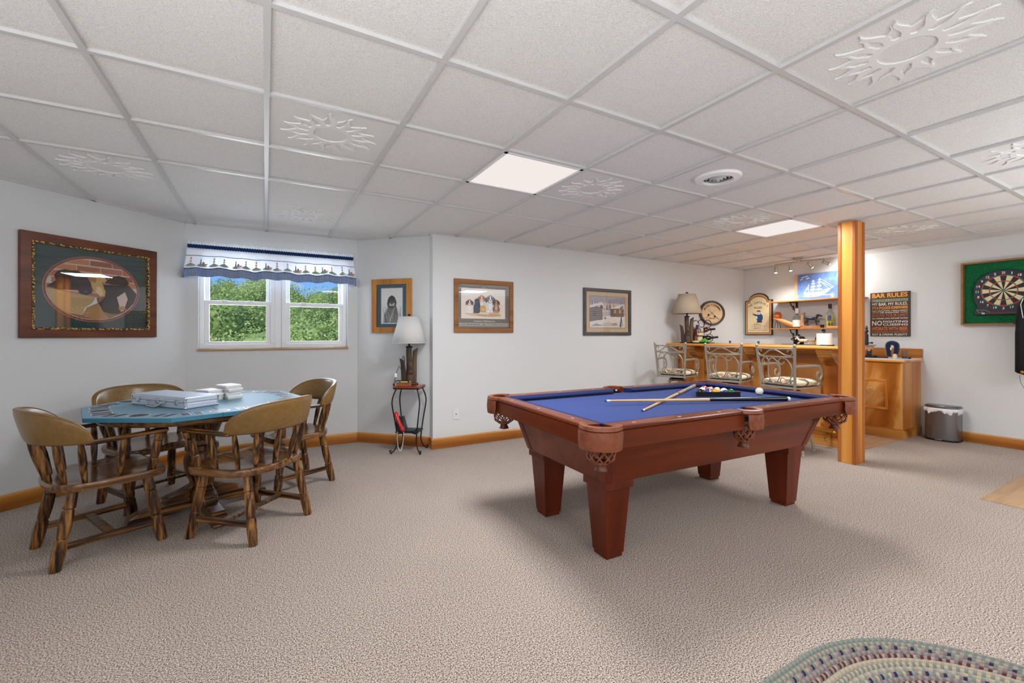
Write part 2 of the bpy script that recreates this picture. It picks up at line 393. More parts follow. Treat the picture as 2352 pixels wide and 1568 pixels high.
# embossed sun tiles
def sun_tile(u, v, label):
    t = thing('embossed_ceiling_tile', label, 'ceiling tile', (gx(u + .5), gy(v + .5), CEIL + 0.009), 0, 'sun embossed ceiling tiles')
    return t
mbp = MB(); mbp.box(-0.292, -0.292, 0, 0.292, 0.292, 0.006)
mbr = MB(); ro, ri = 0.112, 0.086; N = 64
def ringz(ra, rb, z0, z1):
    A = [[mbr.v((r * math.cos(2 * PI * k / N), r * math.sin(2 * PI * k / N), z)) for k in range(N)] for r, z in ((ra, z0), (ra, z1), (rb, z1), (rb, z0))]
    for i in range(4):
        for k in range(N): mbr.f([A[i][k], A[i][(k + 1) % N], A[(i + 1) % 4][(k + 1) % N], A[(i + 1) % 4][k]])
ringz(ro, ri, 0, -0.006)
NR = 30
for i in range(NR):
    a = 2 * PI * i / NR; big = i % 2 == 0
    L = (0.135 if big else 0.105) * (1 + 0.08 * math.sin(3 * a)); wd = 0.0155 if big else 0.008
    lft, rgt = [], []
    for j in range(11):
        s_ = j / 10; r = ro - 0.006 + L * s_; off = 0.10 * math.sin(s_ * PI * 1.7) * (1 if big else -1) * 0.16 + 0.012 * s_ * s_
        wj = wd * (0.55 + 1.0 * math.sin(min(s_ * 1.5, 1) * PI * 0.6)) * (1 - s_) ** 0.8
        ca, sa = math.cos(a), math.sin(a)
        lft.append((r * ca - (off + wj) * sa, r * sa + (off + wj) * ca)); rgt.append((r * ca - (off - wj) * sa, r * sa + (off - wj) * ca))
    for j in range(10):
        q = [lft[j], lft[j + 1], rgt[j + 1], rgt[j]]
        mbr.poly([(x, y, -0.006) for x, y in q])
        for A_ in (lft, rgt):
            mbr.poly([(A_[j][0], A_[j][1], -0.006), (A_[j + 1][0], A_[j + 1][1], -0.006), (A_[j + 1][0], A_[j + 1][1], 0), (A_[j][0], A_[j][1], 0)])
suns = [(0, 0, 'bright embossed sun tile beside the long white ceiling strip, nearer of two in that row'), (-2, 2, 'embossed sun ceiling tile above the big oval dog picture'),
        (0, 3, 'small embossed sun tile in the ceiling just above the window valance'), (3, 0, 'embossed sun tile touching the square ceiling light nearest the window'),
        (6, 0, 'embossed sun tile touching the ceiling light nearest the wooden post'), (3, -3, 'largest embossed sun ceiling tile, at the upper right corner'),
        (9, -1, 'embossed sun tile just to the right of the top of the wooden post'), (6, -3, 'embossed sun tile at the right edge above the dartboard'),
        (9, 2, 'farthest embossed sun tile, beside the spotlight track over the bar')]
t0 = None
for u, v, lb in suns:
    if t0 is None:
        t0 = sun_tile(u, v, lb); mbp.build('tile_panel', M_ceil, t0, smooth=0); mbr.build('sun_relief', M_smooth, t0, smooth=0, recalc=False)
    else: dup(t0, (gx(u + .5), gy(v + .5), CEIL + 0.009), 0, lb)

# ceiling light panels (two in view, the same grid carries on behind the photographer)
def panel(u, v, label):
    t = thing('ceiling_light_panel', label, 'ceiling light', (gx(u + .5), gy(v + .5), CEIL), 0, 'square ceiling light panels')
    mb = MB(); h = 0.293
    for x0, y0, x1, y1 in ((-h, -h, h, -h + 0.022), (-h, h - 0.022, h, h), (-h, -h, -h + 0.022, h), (h - 0.022, -h, h, h)): mb.box(x0, y0, -0.003, x1, y1, 0.010)
    mb.build('frame', M_white, t, smooth=0)
    mb = MB(); mb.box(-h + .02, -h + .02, 0.003, h - .02, h - .02, 0.008); mb.build('diffuser', M_panel, t, smooth=0)
    return t
panel(2, 0, 'square glowing ceiling light panel above the middle of the pool table'); panel(7, 0, 'warm glowing ceiling light panel left of the wooden post top')
panel(2, -6, 'square ceiling light panel behind the camera on the side of the card table'); panel(7, -6, 'square ceiling light panel behind the camera on the side of the dartboard')
PW = 39.0
for u, v, k in ((2, 0, 1.12), (7, 0, 1.0), (2, -6, 1.0), (7, -6, 0.8)):
    lamp('panel_lamp', 'AREA', (gx(u + .5), gy(v + .5), CEIL - 0.006), PW * k, (0.985, 0.99, 1.0), shape='SQUARE', size=0.54)

# added fill: bare area lamps behind the camera, facing up to brighten the ceiling
lamp('ceiling_fill', 'AREA', (-1.0, -1.1, 0.9), 175, (0.965, 0.985, 1.0), (PI, 0, 0), shape='SQUARE', size=2.2)
lamp('ceiling_fill', 'AREA', (4.7, -1.2, 0.85), 92, (0.88, 0.95, 1.0), (PI, 0, 0), shape='SQUARE', size=2.0)

lamp('window_daylight_fill', 'AREA', (0.117, 5.42, 1.56), 34, (0.86, 0.93, 1.0), (-PI / 2, 0, 0), shape='RECTANGLE', size=1.5, size_y=0.95)  # area lamp added outside the panes to strengthen daylight in the bay

# round air vent
t = thing('ceiling_vent', 'round white ceiling air vent with dark slots', 'vent', (gx(4.5) , gy(-.5), CEIL + 0.012))
mb = MB(); mb.lathe([(0.150, 0), (0.150, -0.006), (0.142, -0.016), (0.098, -0.022), (0.096, -0.004)], 48, cap=False); mb.build('rim', M_white, t)
mb = MB(); mb.lathe([(0.098, -0.003), (0.098, -0.001)], 32); mb.build('duct_opening', M_black, t)
for i, r in enumerate((0.078, 0.056, 0.034, 0.014)):
    mb = MB(); mb.lathe([(r, -0.006 - .003 * i), (r - 0.006, -0.016 - .005 * i), (r - 0.0072, -0.016 - .005 * i), (r - 0.0012, -0.004 - .003 * i)], 40, cap=False); mb.build('cone_ring', C('#B4B4B4', .4), t)
mb = MB(); mb.box(-0.09, -0.002, -0.008, 0.09, 0.002, -0.004); mb.box(-0.002, -0.09, -0.008, 0.002, 0.09, -0.004); mb.build('cross_bar', M_white, t, smooth=0)

# baseboards
def baseb(name, p, q, mat=None):
    d = Vector((q[0] - p[0], q[1] - p[1])); L = d.length; a = math.atan2(d.y, d.x)
    mb = MB(); mb.prism([(0, 0), (-0.018, 0), (-0.018, 0.098), (-0.012, 0.108), (0, 0.110)], 0, L, 'x')
    return struct(mb.build(name, M_pinex, loc=(p[0], p[1], 0.002), rz=a, smooth=20))
baseb('baseboard_left', (-2.4, -3.5), PA); baseb('baseboard_bay_left', PA, PB); baseb('baseboard_bay_center', PB, PC); baseb('baseboard_bay_right', PC, PD)
baseb('baseboard_back', (1.548, 4.46), (5.40, 4.46)); baseb('baseboard_right', (7.06, 2.15), (7.06, -3.5))
mb = MB(); mb.box(1.548, 4.46, 0.002, 1.566, 4.56, 0.11); struct(mb.build('baseboard_return', M_piney, smooth=0))

# ------------------------------------------------------------------ window
win = bpy.data.objects.new('window_1', None); COL.objects.link(win); struct(win)
FY = 5.25
mb = MB()
def fr(x0, z0, x1, z1, b, y0, y1):
    mb.box(x0, y0, z0, x1, y1, z0 + b); mb.box(x0, y0, z1 - b, x1, y1, z1); mb.box(x0, y0, z0 + b, x0 + b, y1, z1 - b); mb.box(x1 - b, y0, z0 + b, x1, y1, z1 - b)
fr(WX0, WZ0, 0.085, WZ1, 0.042, FY, FY + 0.09); fr(0.149, WZ0, WX1, WZ1, 0.042, FY, FY + 0.09); mb.box(0.085, FY + .01, WZ0, 0.149, FY + 0.09, WZ1)
mb.build('window_frame', M_pvc, win, smooth=0, bev=0.004)
for a, b in ((-0.536, 0.043), (0.191, 0.770)):
    mb = MB(); fr(a, WZ0 + 0.03, b, 1.575, 0.040, FY + 0.012, FY + 0.045); mb.box(a + .15, FY + .002, 1.563, a + .2, FY + .03, 1.582); mb.box(b - .2, FY + .002, 1.563, b - .15, FY + .03, 1.582)
    mb.build('lower_sash', M_pvc, win, smooth=0, bev=0.003)
    mb = MB(); fr(a + .006, 1.545, b - .006, WZ1 - 0.03, 0.034, FY + 0.05, FY + 0.08); mb.build('upper_sash', M_pvc, win, smooth=0, bev=0.003)
    mb = MB(); mb.box(a + .03, FY + .028, WZ0 + .06, b - .03, FY + .031, 1.545); mb.build('pane', M_glass, win, smooth=0)
    mb = MB(); mb.box(a + .03, FY + .064, 1.57, b - .03, FY + .067, WZ1 - .05); mb.build('pane', M_glass, win, smooth=0)
mb = MB(); mb.box(WX0 - .01, 5.176, WZ0 - 0.020, WX1 + .01, 5.25, WZ0); mb.build('window_sill', wood('sill_wood', [(0.3, '#A07A4E'), (0.7, '#C29C70')], 'x', 7, 14, .4), win, smooth=0, bev=0.004)
mb = MB(); mb.tube(smoothpts([(0.742, 5.243, 1.52), (0.745, 5.24, 1.36), (0.765, 5.235, 1.18), (0.77, 5.22, 1.10), (0.70, 5.215, 1.096), (0.62, 5.22, 1.098), (0.56, 5.215, 1.096), (0.63, 5.205, 1.096), (0.72, 5.21, 1.10)], 6), 0.0022, 6)
tag(mb.build('blind_cord', M_white), 'thin white cord hanging at the right of the window onto its sill', 'cord')

# valance
def vy(x, z):
    k = min(1, max(0, (2.10 - z) / 0.2))
    return 5.128 - 0.008 * k + 0.012 * k * math.sin(x * 33 + 0.7 * math.sin(x * 9)) + 0.006 * k * math.sin(x * 71 + 1)
def vz(x, z):
    k = min(1, max(0, (2.07 - z) / 0.2)); return z + k * 0.007 * math.sin(x * 33 + 1.2) + k * 0.006 * math.sin(x * 13)
def vx(x, z):
    k = min(1, max(0, (2.10 - z) / 0.28)); return 0.11 + (x - 0.11) * (1 + 0.045 * k)
VX0, VX1 = -0.655, 0.862
val = thing('window_valance', 'white valance with lighthouse print and navy gingham trim over the window', 'curtain', (0, 0, 0))
def vband(name, z0, z1, mat, off=0.0, nz=6, ends=True):
    mb = MB()
    mb.grid(lambda u, v: (vx(VX0 + (VX1 - VX0) * u, z0 + (z1 - z0) * v), vy(VX0 + (VX1 - VX0) * u, z0 + (z1 - z0) * v) - off, vz(VX0 + (VX1 - VX0) * u, z0 + (z1 - z0) * v)), 160, nz)
    if ends:
        for x in (VX0, VX1):
            mb.grid(lambda u, v: (vx(x, z0 + (z1 - z0) * v), vy(x, z0 + (z1 - z0) * v) - off + (5.197 - vy(x, z0) ) * u, vz(x, z0 + (z1 - z0) * v)), 3, nz)
    o = mb.build(name, mat, val, smooth=60, recalc=False)
    s_ = o.modifiers.new('cloth', 'SOLIDIFY'); s_.thickness = 0.0015; return o
m, nt, b = newmat('valance_cotton'); b.inputs['Base Color'].default_value = hx('#FAFBFD'); setp(b, rough=0.9, spec=0.1)
tr = nt.nodes.new('ShaderNodeBsdfTranslucent'); tr.inputs[0].default_value = hx('#EEF2FA'); mxs = nt.nodes.new('ShaderNodeMixShader'); mxs.inputs[0].default_value = 0.45
nt.links.new(b.outputs[0], mxs.inputs[1]); nt.links.new(tr.outputs[0], mxs.inputs[2]); nt.links.new(mxs.outputs[0], nt.nodes['Material Output'].inputs[0]); M_cotton = m
m, nt, b = newmat('navy_gingham'); mp = coords(nt, (1, 1, 1), 'Object', (R(90), 0, 0)); br = nt.nodes.new('ShaderNodeTexBrick'); br.offset = 0
br.inputs['Color1'].default_value = hx('#173F7A'); br.inputs['Color2'].default_value = hx('#1D4A8A'); br.inputs['Mortar'].default_value = hx('#C9D8EA')
for k_, v_ in (('Scale', 1.0), ('Mortar Size', 0.0013), ('Brick Width', 0.011), ('Row Height', 0.011), ('Mortar Smooth', 0.2)): br.inputs[k_].default_value = v_
nt.links.new(mp.outputs[0], br.inputs['Vector']); nt.links.new(br.outputs['Color'], b.inputs['Base Color']); setp(b, rough=0.9, spec=0.1); M_ging = m
M_navy = C('#1C3B6E', 0.85); M_rod = speckle('navy_check', [(0.4, '#122A58'), (0.6, '#2E4F86')], 160, 1, .9, 0, 0)
vband('cloth_panel', 1.872, 2.075, M_cotton)
vband('gingham_trim', 1.795, 1.873, M_ging, 0.0015)
vband('printed_line', 1.992, 1.998, C('#55708F', 0.9), 0.0018, 1, False)
vband('printed_line', 1.871, 1.878, M_navy, 0.0022, 1, False)
mb = MB()
mb.grid(lambda u, v: (vx(VX0 + (VX1 - VX0) * u, 2.1), 5.122 - 0.014 * math.sin(v * PI) + 0.005 * math.sin(u * 560) + 0.003 * math.sin(u * 1310), 2.066 + 0.036 * v + 0.003 * math.sin(u * 430)), 420, 4)
mb.build('rod_pocket', M_rod, val, recalc=False)
mb = MB()
mb.grid(lambda u, v: (vx(VX0 + (VX1 - VX0) * u, 2.1), 5.135 + (0.006 * math.sin(u * 330) + 0.004 * math.sin(u * 770)) * (0.4 + v), 2.098 + 0.038 * v + 0.004 * v * math.sin(u * 150)), 420, 3)
mb.build('header_ruffle', M_cotton, val, recalc=False)
mb = MB(); mats = [C('#D07C6C', .8), C('#86A496', .8), C('#DFCBA8', .8), C('#6F82A0', .8), C('#F3F3F2', .8)]
rr = random.Random(3)
def vp(pts, k):
    mb.m = k; mb.poly([(vx(a, b), vy(a, b) - 0.0035 - 0.0003 * k, vz(a, b)) for a, b in pts])
for i in range(17):
    x = VX0 + 0.05 + i * 0.0885 + rr.uniform(-.01, .01); h = rr.choice([0.05, 0.062, 0.058]); z = 1.905
    vp([(x - .04, z - .008), (x - .015, z + .012), (x + .012, z + .014), (x + .045, z - .006), (x + .0, z - .014)], 1)
    vp([(x - .035, z - .012), (x + .05, z - .010), (x + .03, z - .018), (x - .02, z - .018)], 2)
    if i % 3 == 1:
        vp([(x - .016, z + .005), (x - .012, z + h), (x - .006, z + h), (x - .002, z + .005)], 3); vp([(x + .002, z + .008), (x + .022, z + .008), (x + .022, z + .026), (x + .012, z + .036), (x + .002, z + .026)], 0)
        vp([(x + .024, z + .004), (x + .045, z + .004), (x + .045, z + .016), (x + .024, z + .016)], 0)
    else:
        for j in range(5):
            a, b_ = j / 5, (j + 1) / 5; wj = lambda t: 0.009 - 0.004 * t
            vp([(x - wj(a), z + .008 + h * a), (x + wj(a), z + .008 + h * a), (x + wj(b_), z + .008 + h * b_), (x - wj(b_), z + .008 + h * b_)], 0 if j % 2 == 0 else 4)
        vp([(x - .006, z + .008 + h), (x + .006, z + .008 + h), (x, z + .02 + h)], 3 if i % 2 else 0)
mb.build('lighthouse_print', mats, val, smooth=0, recalc=False)

# ------------------------------------------------------------------ outdoors: wooded hillside
mb = MB()
def gz(x, y): return -2.2 + max(0, (y - 8)) * 0.085 + 0.5 * math.sin(x * .21) * min(1, max(0, (y - 8) / 10))
mb.grid(lambda u, v: (-40 + 90 * u, 5.6 + 90 * v, gz(-40 + 90 * u, 5.6 + 90 * v)), 40, 40)
gr = mb.build('hill', speckle('meadow', [(0.3, '#4B6A2C'), (0.7, '#7E9A48')], 6, 4, 1.0, 0, 0)); struct(gr)
def leafmat(name, a, b_, c):
    m, nt, b = newmat(name); oi = nt.nodes.new('ShaderNodeObjectInfo'); mp = coords(nt); n = noise(nt, mp, 9.0, 3)
    ad = nt.nodes.new('ShaderNodeMath'); ad.operation = 'MULTIPLY_ADD'; ad.inputs[1].default_value = 0.5
    nt.links.new(oi.outputs['Random'], ad.inputs[0]); mu = nt.nodes.new('ShaderNodeMath'); mu.operation = 'MULTIPLY'; mu.inputs[1].default_value = 0.6
    nt.links.new(n.outputs['Fac'], mu.inputs[0]); nt.links.new(mu.outputs[0], ad.inputs[2])
    r = ramp(nt, [(0.2, hx(a)), (0.5, hx(b_)), (0.8, hx(c))]); nt.links.new(ad.outputs[0], r.inputs[0]); nt.links.new(r.outputs[0], b.inputs['Base Color'])
    setp(b, rough=0.6, spec=0.3)
    tr = nt.nodes.new('ShaderNodeBsdfTranslucent'); nt.links.new(r.outputs[0], tr.inputs[0]); mxs = nt.nodes.new('ShaderNodeMixShader'); mxs.inputs[0].default_value = 0.35
    nt.links.new(b.outputs[0], mxs.inputs[1]); nt.links.new(tr.outputs[0], mxs.inputs[2]); nt.links.new(mxs.outputs[0], nt.nodes['Material Output'].inputs[0]); return m
M_leaf = leafmat('tree_leaf', '#637F45', '#8EAB62', '#B4C584'); M_leaf2 = leafmat('bush_leaf', '#74924C', '#9DB56A', '#C4CE90')
M_bark = C('#6E5F50', 0.9)
def tree_proto(seed, n, leaf, hgt, mat, label, name='tree', lobes=9):
    g = random.Random(seed); t = thing(name, label, name, (0, 0, 0)); mb = MB()
    L = [((g.gauss(0, .33)) * hgt, g.gauss(0, .33) * hgt, hgt * g.uniform(.35, .85), hgt * g.uniform(.16, .3)) for _ in range(lobes)] + [(0, 0, hgt * .6, hgt * .36)]
    for _ in range(n):
        cx, cy, cz, r = g.choice(L); d = Vector((g.gauss(0, 1), g.gauss(0, 1), g.gauss(0, .8))).normalized() * r * g.uniform(.72, 1.05)
        p = Vector((cx, cy, cz)) + d; q = Euler((g.uniform(-.9, .9), g.uniform(-.9, .9), g.uniform(0, 6.3))).to_matrix(); s_ = leaf * g.uniform(.6, 1.3)
        mb.poly([p + q @ Vector(v) * s_ for v in ((-.5, 0, 0), (-.1, -.32, .06), (.5, 0, 0), (-.1, .32, .06))])
    mb.build('crown', mat, t, smooth=0, recalc=False)
    mb = MB()
    for cx, cy, cz, r in L: mb.ball((cx, cy, cz), r * .72, 10)
    mb.build('inner_foliage', mat, t, recalc=True)
    mb = MB(); mb.tube([(0, 0, -1.2), (.05 * hgt, 0, hgt * .3), (0, .04 * hgt, hgt * .7)], [hgt * .035, hgt * .028, hgt * .012], 8); mb.build('trunk', M_bark, t); return t
TG = 'trees on the hillside outside the window'
ta = tree_proto(1, 24000, 0.095, 5.0, M_leaf, 'leafy green tree on the hillside seen through the window panes'); tb = tree_proto(2, 24000, 0.105, 5.5, M_leaf, 'leafy green tree on the hillside seen through the window panes'); bush = tree_proto(3, 22000, 0.042, 2.1, M_leaf2, 'bright leafy bush just outside the window', 'bush')
g = random.Random(11); k = 0
for row, (y, top, dx, x0, x1) in enumerate(((17, 0.7, 2.4, -4, 5.2), (24, 1.7, 3.2, -6, 7.5), (33, 2.8, 4.2, -8, 10.5), (44, 3.9, 5.6, -10, 14))):
    x = x0
    while x < x1:
        src = ta if k % 2 == 0 else tb; yy = y + g.uniform(-2, 2); z = gz(x, yy) - .4; ht = 5.0 if src is ta else 5.5
        tp = top * g.uniform(.85, 1.12)
        if row == 3: tp = top * g.uniform(.95, 1.05) + 1.6 * math.exp(-((x + 7) / 3.2) ** 2) + (.7 if x > 0 else 0) - .7 * math.exp(-((x - 4.0) / 1.5) ** 2)
        if row == 2: tp = top * g.uniform(.9, 1.05) + (.45 if x > 0 else 0)
        o = src if k < 2 else dup(src, (0, 0, 0), 0, src['label'])
        o.location = (x, yy, z); o.rotation_euler = (0, 0, g.uniform(0, 6.3)); s_ = (tp + 1.235 - z) / (ht * (1.1 if row < 2 else 0.98)); o.scale = (s_ * .9, s_ * .9, s_); o['group'] = TG
        x += dx * g.uniform(.8, 1.2); k += 1
k = 0
for x, y, top in ((-2.2, 11.5, .55), (-1.1, 10.6, .2), (0.0, 11.2, .35), (1.2, 10.8, .05), (2.3, 11.6, .3), (3.5, 11.0, .4), (-3.4, 11.8, .6), (1.9, 13.2, .75), (0.4, 13.6, .9), (-1.5, 13.5, 1.1)):
    o = bush if k == 0 else dup(bush, (0, 0, 0), 0, bush['label']); z = gz(x, y) - .1; s_ = (top + 1.235 - z) / 2.2; o.location = (x, y, z); o.rotation_euler = (0, 0, g.uniform(0, 6)); o.scale = (s_, s_, s_); o['group'] = 'bushes outside the window'; k += 1
# ------------------------------------------------------------------ pool table
PT = thing('pool_table', 'cherry wood pool table with blue cloth and brown leather net pockets', 'pool table', (2.51, 2.14, 0), R(-2.2))
HX, HY, ZT = 1.125, 0.615, 0.792
BED = 0.755
for sx in (-1, 1):
    for sy in (-1, 1):
        mb = MB(); cx, cy = sx * 0.815, sy * 0.312
        mb.taper((cx - .055, cy - .055, cx + .055, cy + .055), 0.0, (cx - .055, cy - .055, cx + .055, cy + .055), 0.022)
        mb.taper((cx - .061, cy - .061, cx + .061, cy + .061), 0.022, (cx - .086, cy - .086, cx + .086, cy + .086), 0.392)
        mb.box(cx - .099, cy - .099, 0.392, cx + .099, cy + .099, 0.433)
        mb.build('leg', M_cherz, PT, smooth=0, bev=0.003)
mb = MB(); b0, b1 = (0.915, 0.412), (0.985, 0.50)
mb.taper((-b0[0], -b0[1], b0[0], b0[1]), 0.433, (-b1[0], -b1[1], b1[0], b1[1]), 0.70)
mb.build('cabinet_body', M_cherx, PT, smooth=0, bev=0.004)
for sx in (-1, 1):
    for sy in (-1, 1):
        mb = MB(); w_ = 0.05
        A = (min(sx * b0[0], sx * (b0[0] - w_)) - (.006 if sx < 0 else 0), min(sy * b0[1], sy * (b0[1] - w_)) - (.006 if sy < 0 else 0)); B = (A[0] + w_ + .006, A[1] + w_ + .006)
        C_ = (min(sx * b1[0], sx * (b1[0] - w_)) - (.006 if sx < 0 else 0), min(sy * b1[1], sy * (b1[1] - w_)) - (.006 if sy < 0 else 0)); D = (C_[0] + w_ + .006, C_[1] + w_ + .006)
        mb.taper((A[0], A[1], B[0], B[1]), 0.433, (C_[0], C_[1], D[0], D[1]), 0.70); mb.build('corner_post', M_cherz, PT, smooth=0, bev=0.006)
mb = MB(); mb.box(-1.0, -0.53, 0.70, 1.0, 0.53, 0.715)
mb.box(-HX + .06, -HY + .06, 0.715, HX - .06, HY - .06, BED); mb.build('slate_bed', M_felt, PT, smooth=0)
# rails: six wooden top rails with apron, each with its cushion
pk = 0.098; mid = 0.062
def rail(x0, y0, x1, y1, nx, ny, L):
    """outer edge runs from (x0,y0) to (x1,y1); inward normal (nx,ny)"""
    a = math.atan2(y1 - y0, x1 - x0); M = Matrix.Translation((x0, y0, 0)) @ Matrix.Rotation(a, 4, 'Z'); le = math.hypot(x1 - x0, y1 - y0)
    mb = MB(M)
    mb.prism([(0, 0.684), (0, 0.766), (0.006, 0.772), (-0.006, 0.776), (-0.004, ZT - .004), (0.004, ZT), (0.088, ZT - .002), (0.088, 0.715), (0.022, 0.70), (0.022, 0.684)], 0, le, 'x')
    o = mb.build('rail', M_cherx if abs(math.sin(a)) < .5 else M_chery, PT, smooth=0)
    mb = MB(M); c = 0.06
    P = [(0.088, ZT - .002), (0.120, ZT - .008), (0.142, ZT - .012), (0.146, ZT - .020), (0.118, BED + .002), (0.088, BED)]
    A = [mb.v((-.01 + c * max(0, (p[0] - .088) / .058), p[0], p[1])) for p in P]; B = [mb.v((le + .01 - c * max(0, (p[0] - .088) / .058), p[0], p[1])) for p in P]
    mb.f(A[::-1]); mb.f(B)
    for i in range(6): mb.f([A[i], A[(i + 1) % 6], B[(i + 1) % 6], B[i]])
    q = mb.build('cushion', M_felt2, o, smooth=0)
    mb = MB(M)
    for i in range(3):
        x = le * (i + .5) / 3 if L else le * (i + .5) / 3
        mb.box(x - .012, 0.040, ZT - .0015, x + .012, 0.046, ZT - .0002)
    mb.build('sight_marks', C('#D9CDBD', .3), o, smooth=0)
M_chery = wood('cherry_y', [(0.2, '#421707'), (0.5, '#692A0F'), (0.8, '#843C19')], 'y', 6, 12, 0.28, 0.6, coat=0.06, bmp=0.0, spec=0.25)
rail(-HX + pk, -HY, -mid, -HY, 0, 1, 1); rail(mid, -HY, HX - pk, -HY, 0, 1, 1)
rail(HX, -HY + pk, HX, HY - pk, -1, 0, 0); rail(HX - pk, HY, mid, HY, 0, -1, 1); rail(-mid, HY, -HX + pk, HY, 0, -1, 1); rail(-HX, HY - pk, -HX, -HY + pk, 1, 0, 0)
# pockets
def pocket(cx, cy, ang, corner):
    M = Matrix.Translation((cx, cy, 0)) @ Matrix.Rotation(ang, 4, 'Z')       # local +x points outward
    r = 0.074 if corner else 0.060; sp = R(100) if corner else R(88); out = 0.022 if corner else 0.012
    mb = MB(M); n = 18
    arc = [(-sp + 2 * sp * i / n) for i in range(n + 1)]
    pts = [(r * math.cos(a), r * math.sin(a)) for a in arc]
    prof = [(0.0, ZT - .022), (-.004, ZT + .002), (0.012, ZT + .007), (0.030, ZT + .003), (0.034, ZT - .014), (0.024, ZT - .024)]
    g_ = [[mb.v(((r + d) * math.cos(a), (r + d) * math.sin(a), z)) for d, z in prof] for a in arc]
    for i in range(n):
        for j in range(6): mb.f([g_[i][j], g_[i + 1][j], g_[i + 1][(j + 1) % 6], g_[i][(j + 1) % 6]])
    mb.f(g_[0]); mb.f(g_[-1][::-1])
    iron = mb.build('pocket_rim', M_pocket, PT, smooth=50)
    # hanging leather shield
    mb = MB(M); fl = R(84) if corner else R(46); ra = r + 0.028
    def sh(u, v):
        a = -fl + 2 * fl * u; drop = (0.098 if corner else 0.094) * (1 - 0.10 * abs(2 * u - 1) ** 3 - (0.35 if abs(2 * u - 1) > .93 else 0)) - 0.010 * (1 - abs(2 * u - 1))
        rr_ = ra + 0.004 * math.sin(v * PI); return ((rr_ * math.cos(a), rr_ * math.sin(a), ZT - .020 - drop * v), (math.cos(a), math.sin(a), 0))
    mb.shell(sh, 26, 6, 0.005); sd = mb.build('leather_shield', M_pocket, iron, smooth=50)
    mb = MB(M)                                                               # tooled leaf on the shield
    for s_ in (-1, 0, 1):
        a0 = s_ * fl * .55
        for k_ in range(2):
            P = [((ra + .0085) * math.cos(a0 + w_), (ra + .0085) * math.sin(a0 + w_), ZT - .095 + z) for w_, z in smooth2([(0, 0), ((-1) ** k_ * .16, .024), ((-1) ** k_ * .10, .044), (0, .066)])]
            mb.tube(P, 0.0008, 5)
    mb.build('tooling', M_pocket, sd)
    # net of leather straps
    mb = MB(M); nr = 10
    def net(u, v): 
        a = 2 * PI * u; R_ = (r - .004) * (1 - 0.10 * v * v) if v < .8 else (r - .004) * (0.936 - 2.1 * (v - .8))
        return (R_ * math.cos(a) - .012, R_ * math.sin(a), 0.690 - 0.085 * v)
    for i in range(nr):
        for s_ in (-1, 1):
            mb.tube([net(i / nr + s_ * 0.5 * (2 * t / 8) / nr * 1.6, t / 8) for t in range(9)], 0.0042, 6, flat=(1.0, 1.0))
    mb.tube([net(k_ / 20, 1.0) for k_ in range(20)], 0.006, 6, closed=True)
    mb.build('pocket_net', M_pocket, iron, smooth=60)
    mb = MB(M); mb.lathe([(0.030, 0.612), (0.026, 0.604), (0.024, 0.592), (0.030, 0.574), (0.036, 0.566), (0.0, 0.566)], 16, (-.012, 0, 0)); mb.lathe([(0.004, .556), (.004, .567)], 6, (-.012, 0, 0)); mb.build('net_tassel', M_pockdark, iron)
    mb = MB(M); mb.lathe([(r - .004, BED - .03), (r - .004, BED + .0012), (r - .016, BED + .0012), (r - .016, BED - .03)], 24, (-.01, 0, 0)); mb.lathe([(r - .016, BED + .0006), (0, BED + .0006)], 24, (-.01, 0, 0)); mb.build('pocket_hole', C('#1B1411', .8), iron)
def smooth2(P, k=5): return [(p.x, p.y) for p in smoothpts([(a, b, 0) for a, b in P], k)]
q = 0.048
for sx, sy in ((-1, -1), (1, -1), (1, 1), (-1, 1)): pocket(sx * (HX - .070), sy * (HY - .070), math.atan2(sy, sx), True)
pocket(0, -HY + .036, -PI / 2, False); pocket(0, HY - .036, PI / 2, False)

# balls, rack, cues
BR = 0.0286
def ballobj(x, y, z, num, label):
    cols = {1: '#E8A818', 2: '#1B3FA0', 3: '#C4281E', 4: '#4A2A8A', 5: '#E0561E', 6: '#0E6B45', 7: '#7A1F22', 8: '#141414'}
    t = thing('billiard_ball', label, 'billiard ball', (x, y, z), 0, 'billiard balls on the pool table'); g = random.Random(num * 7 + 1)
    Rt = Euler((g.uniform(-.5, .5), g.uniform(-.5, .5), g.uniform(0, 6))).to_matrix().to_4x4()
    mb = MB(Rt); mb.ball((0, 0, 0), BR, 32)
    mats = [C('#F2EEDF', .08, spec=.6)]
    if num:
        mats.append(C(cols[num if num < 9 else num - 8], .08, spec=.6))
        for f in mb.bm.faces:
            p = Rt.inverted() @ f.calc_center_median(); 
            stripe = abs(p.z) < BR * .58
            f.material_index = 1 if (num <= 8 or stripe) else 0
            if num <= 8 and (p - Vector((BR, 0, 0))).length < BR * .34: f.material_index = 0
            if num > 8 and stripe and (p - Vector((BR, 0, 0))).length < BR * .34: f.material_index = 0
    mb.build('ball_body', mats, t, smooth=180)
    if num:
        mb = MB(Rt @ Matrix.Rotation(PI / 2, 4, 'Z')); text(mb, str(num), 0, 0, .012 if num < 10 else .016, .016, -BR * 1.004, .02); mb.build('number', M_black, t, smooth=0)
    return t
def tw(x, y):
    c, s_ = math.cos(R(-2.2)), math.sin(R(-2.2)); return (2.51 + x * c - y * s_, 2.14 + x * s_ + y * c)
rackdir = R(-29)             # front bar of the triangle
rc, rs = math.cos(rackdir), math.sin(rackdir); rcx, rcy = 3.028, 2.118
def rk(a, b): return (rcx + a * rc - b * rs, rcy + a * rs + b * rc)
RKZ = BED + 0.0
t = thing('ball_rack', 'black plastic triangle rack holding the coloured balls', 'ball rack', (rcx, rcy, RKZ), rackdir)
mb = MB(); hw = 0.163; dp = 0.272
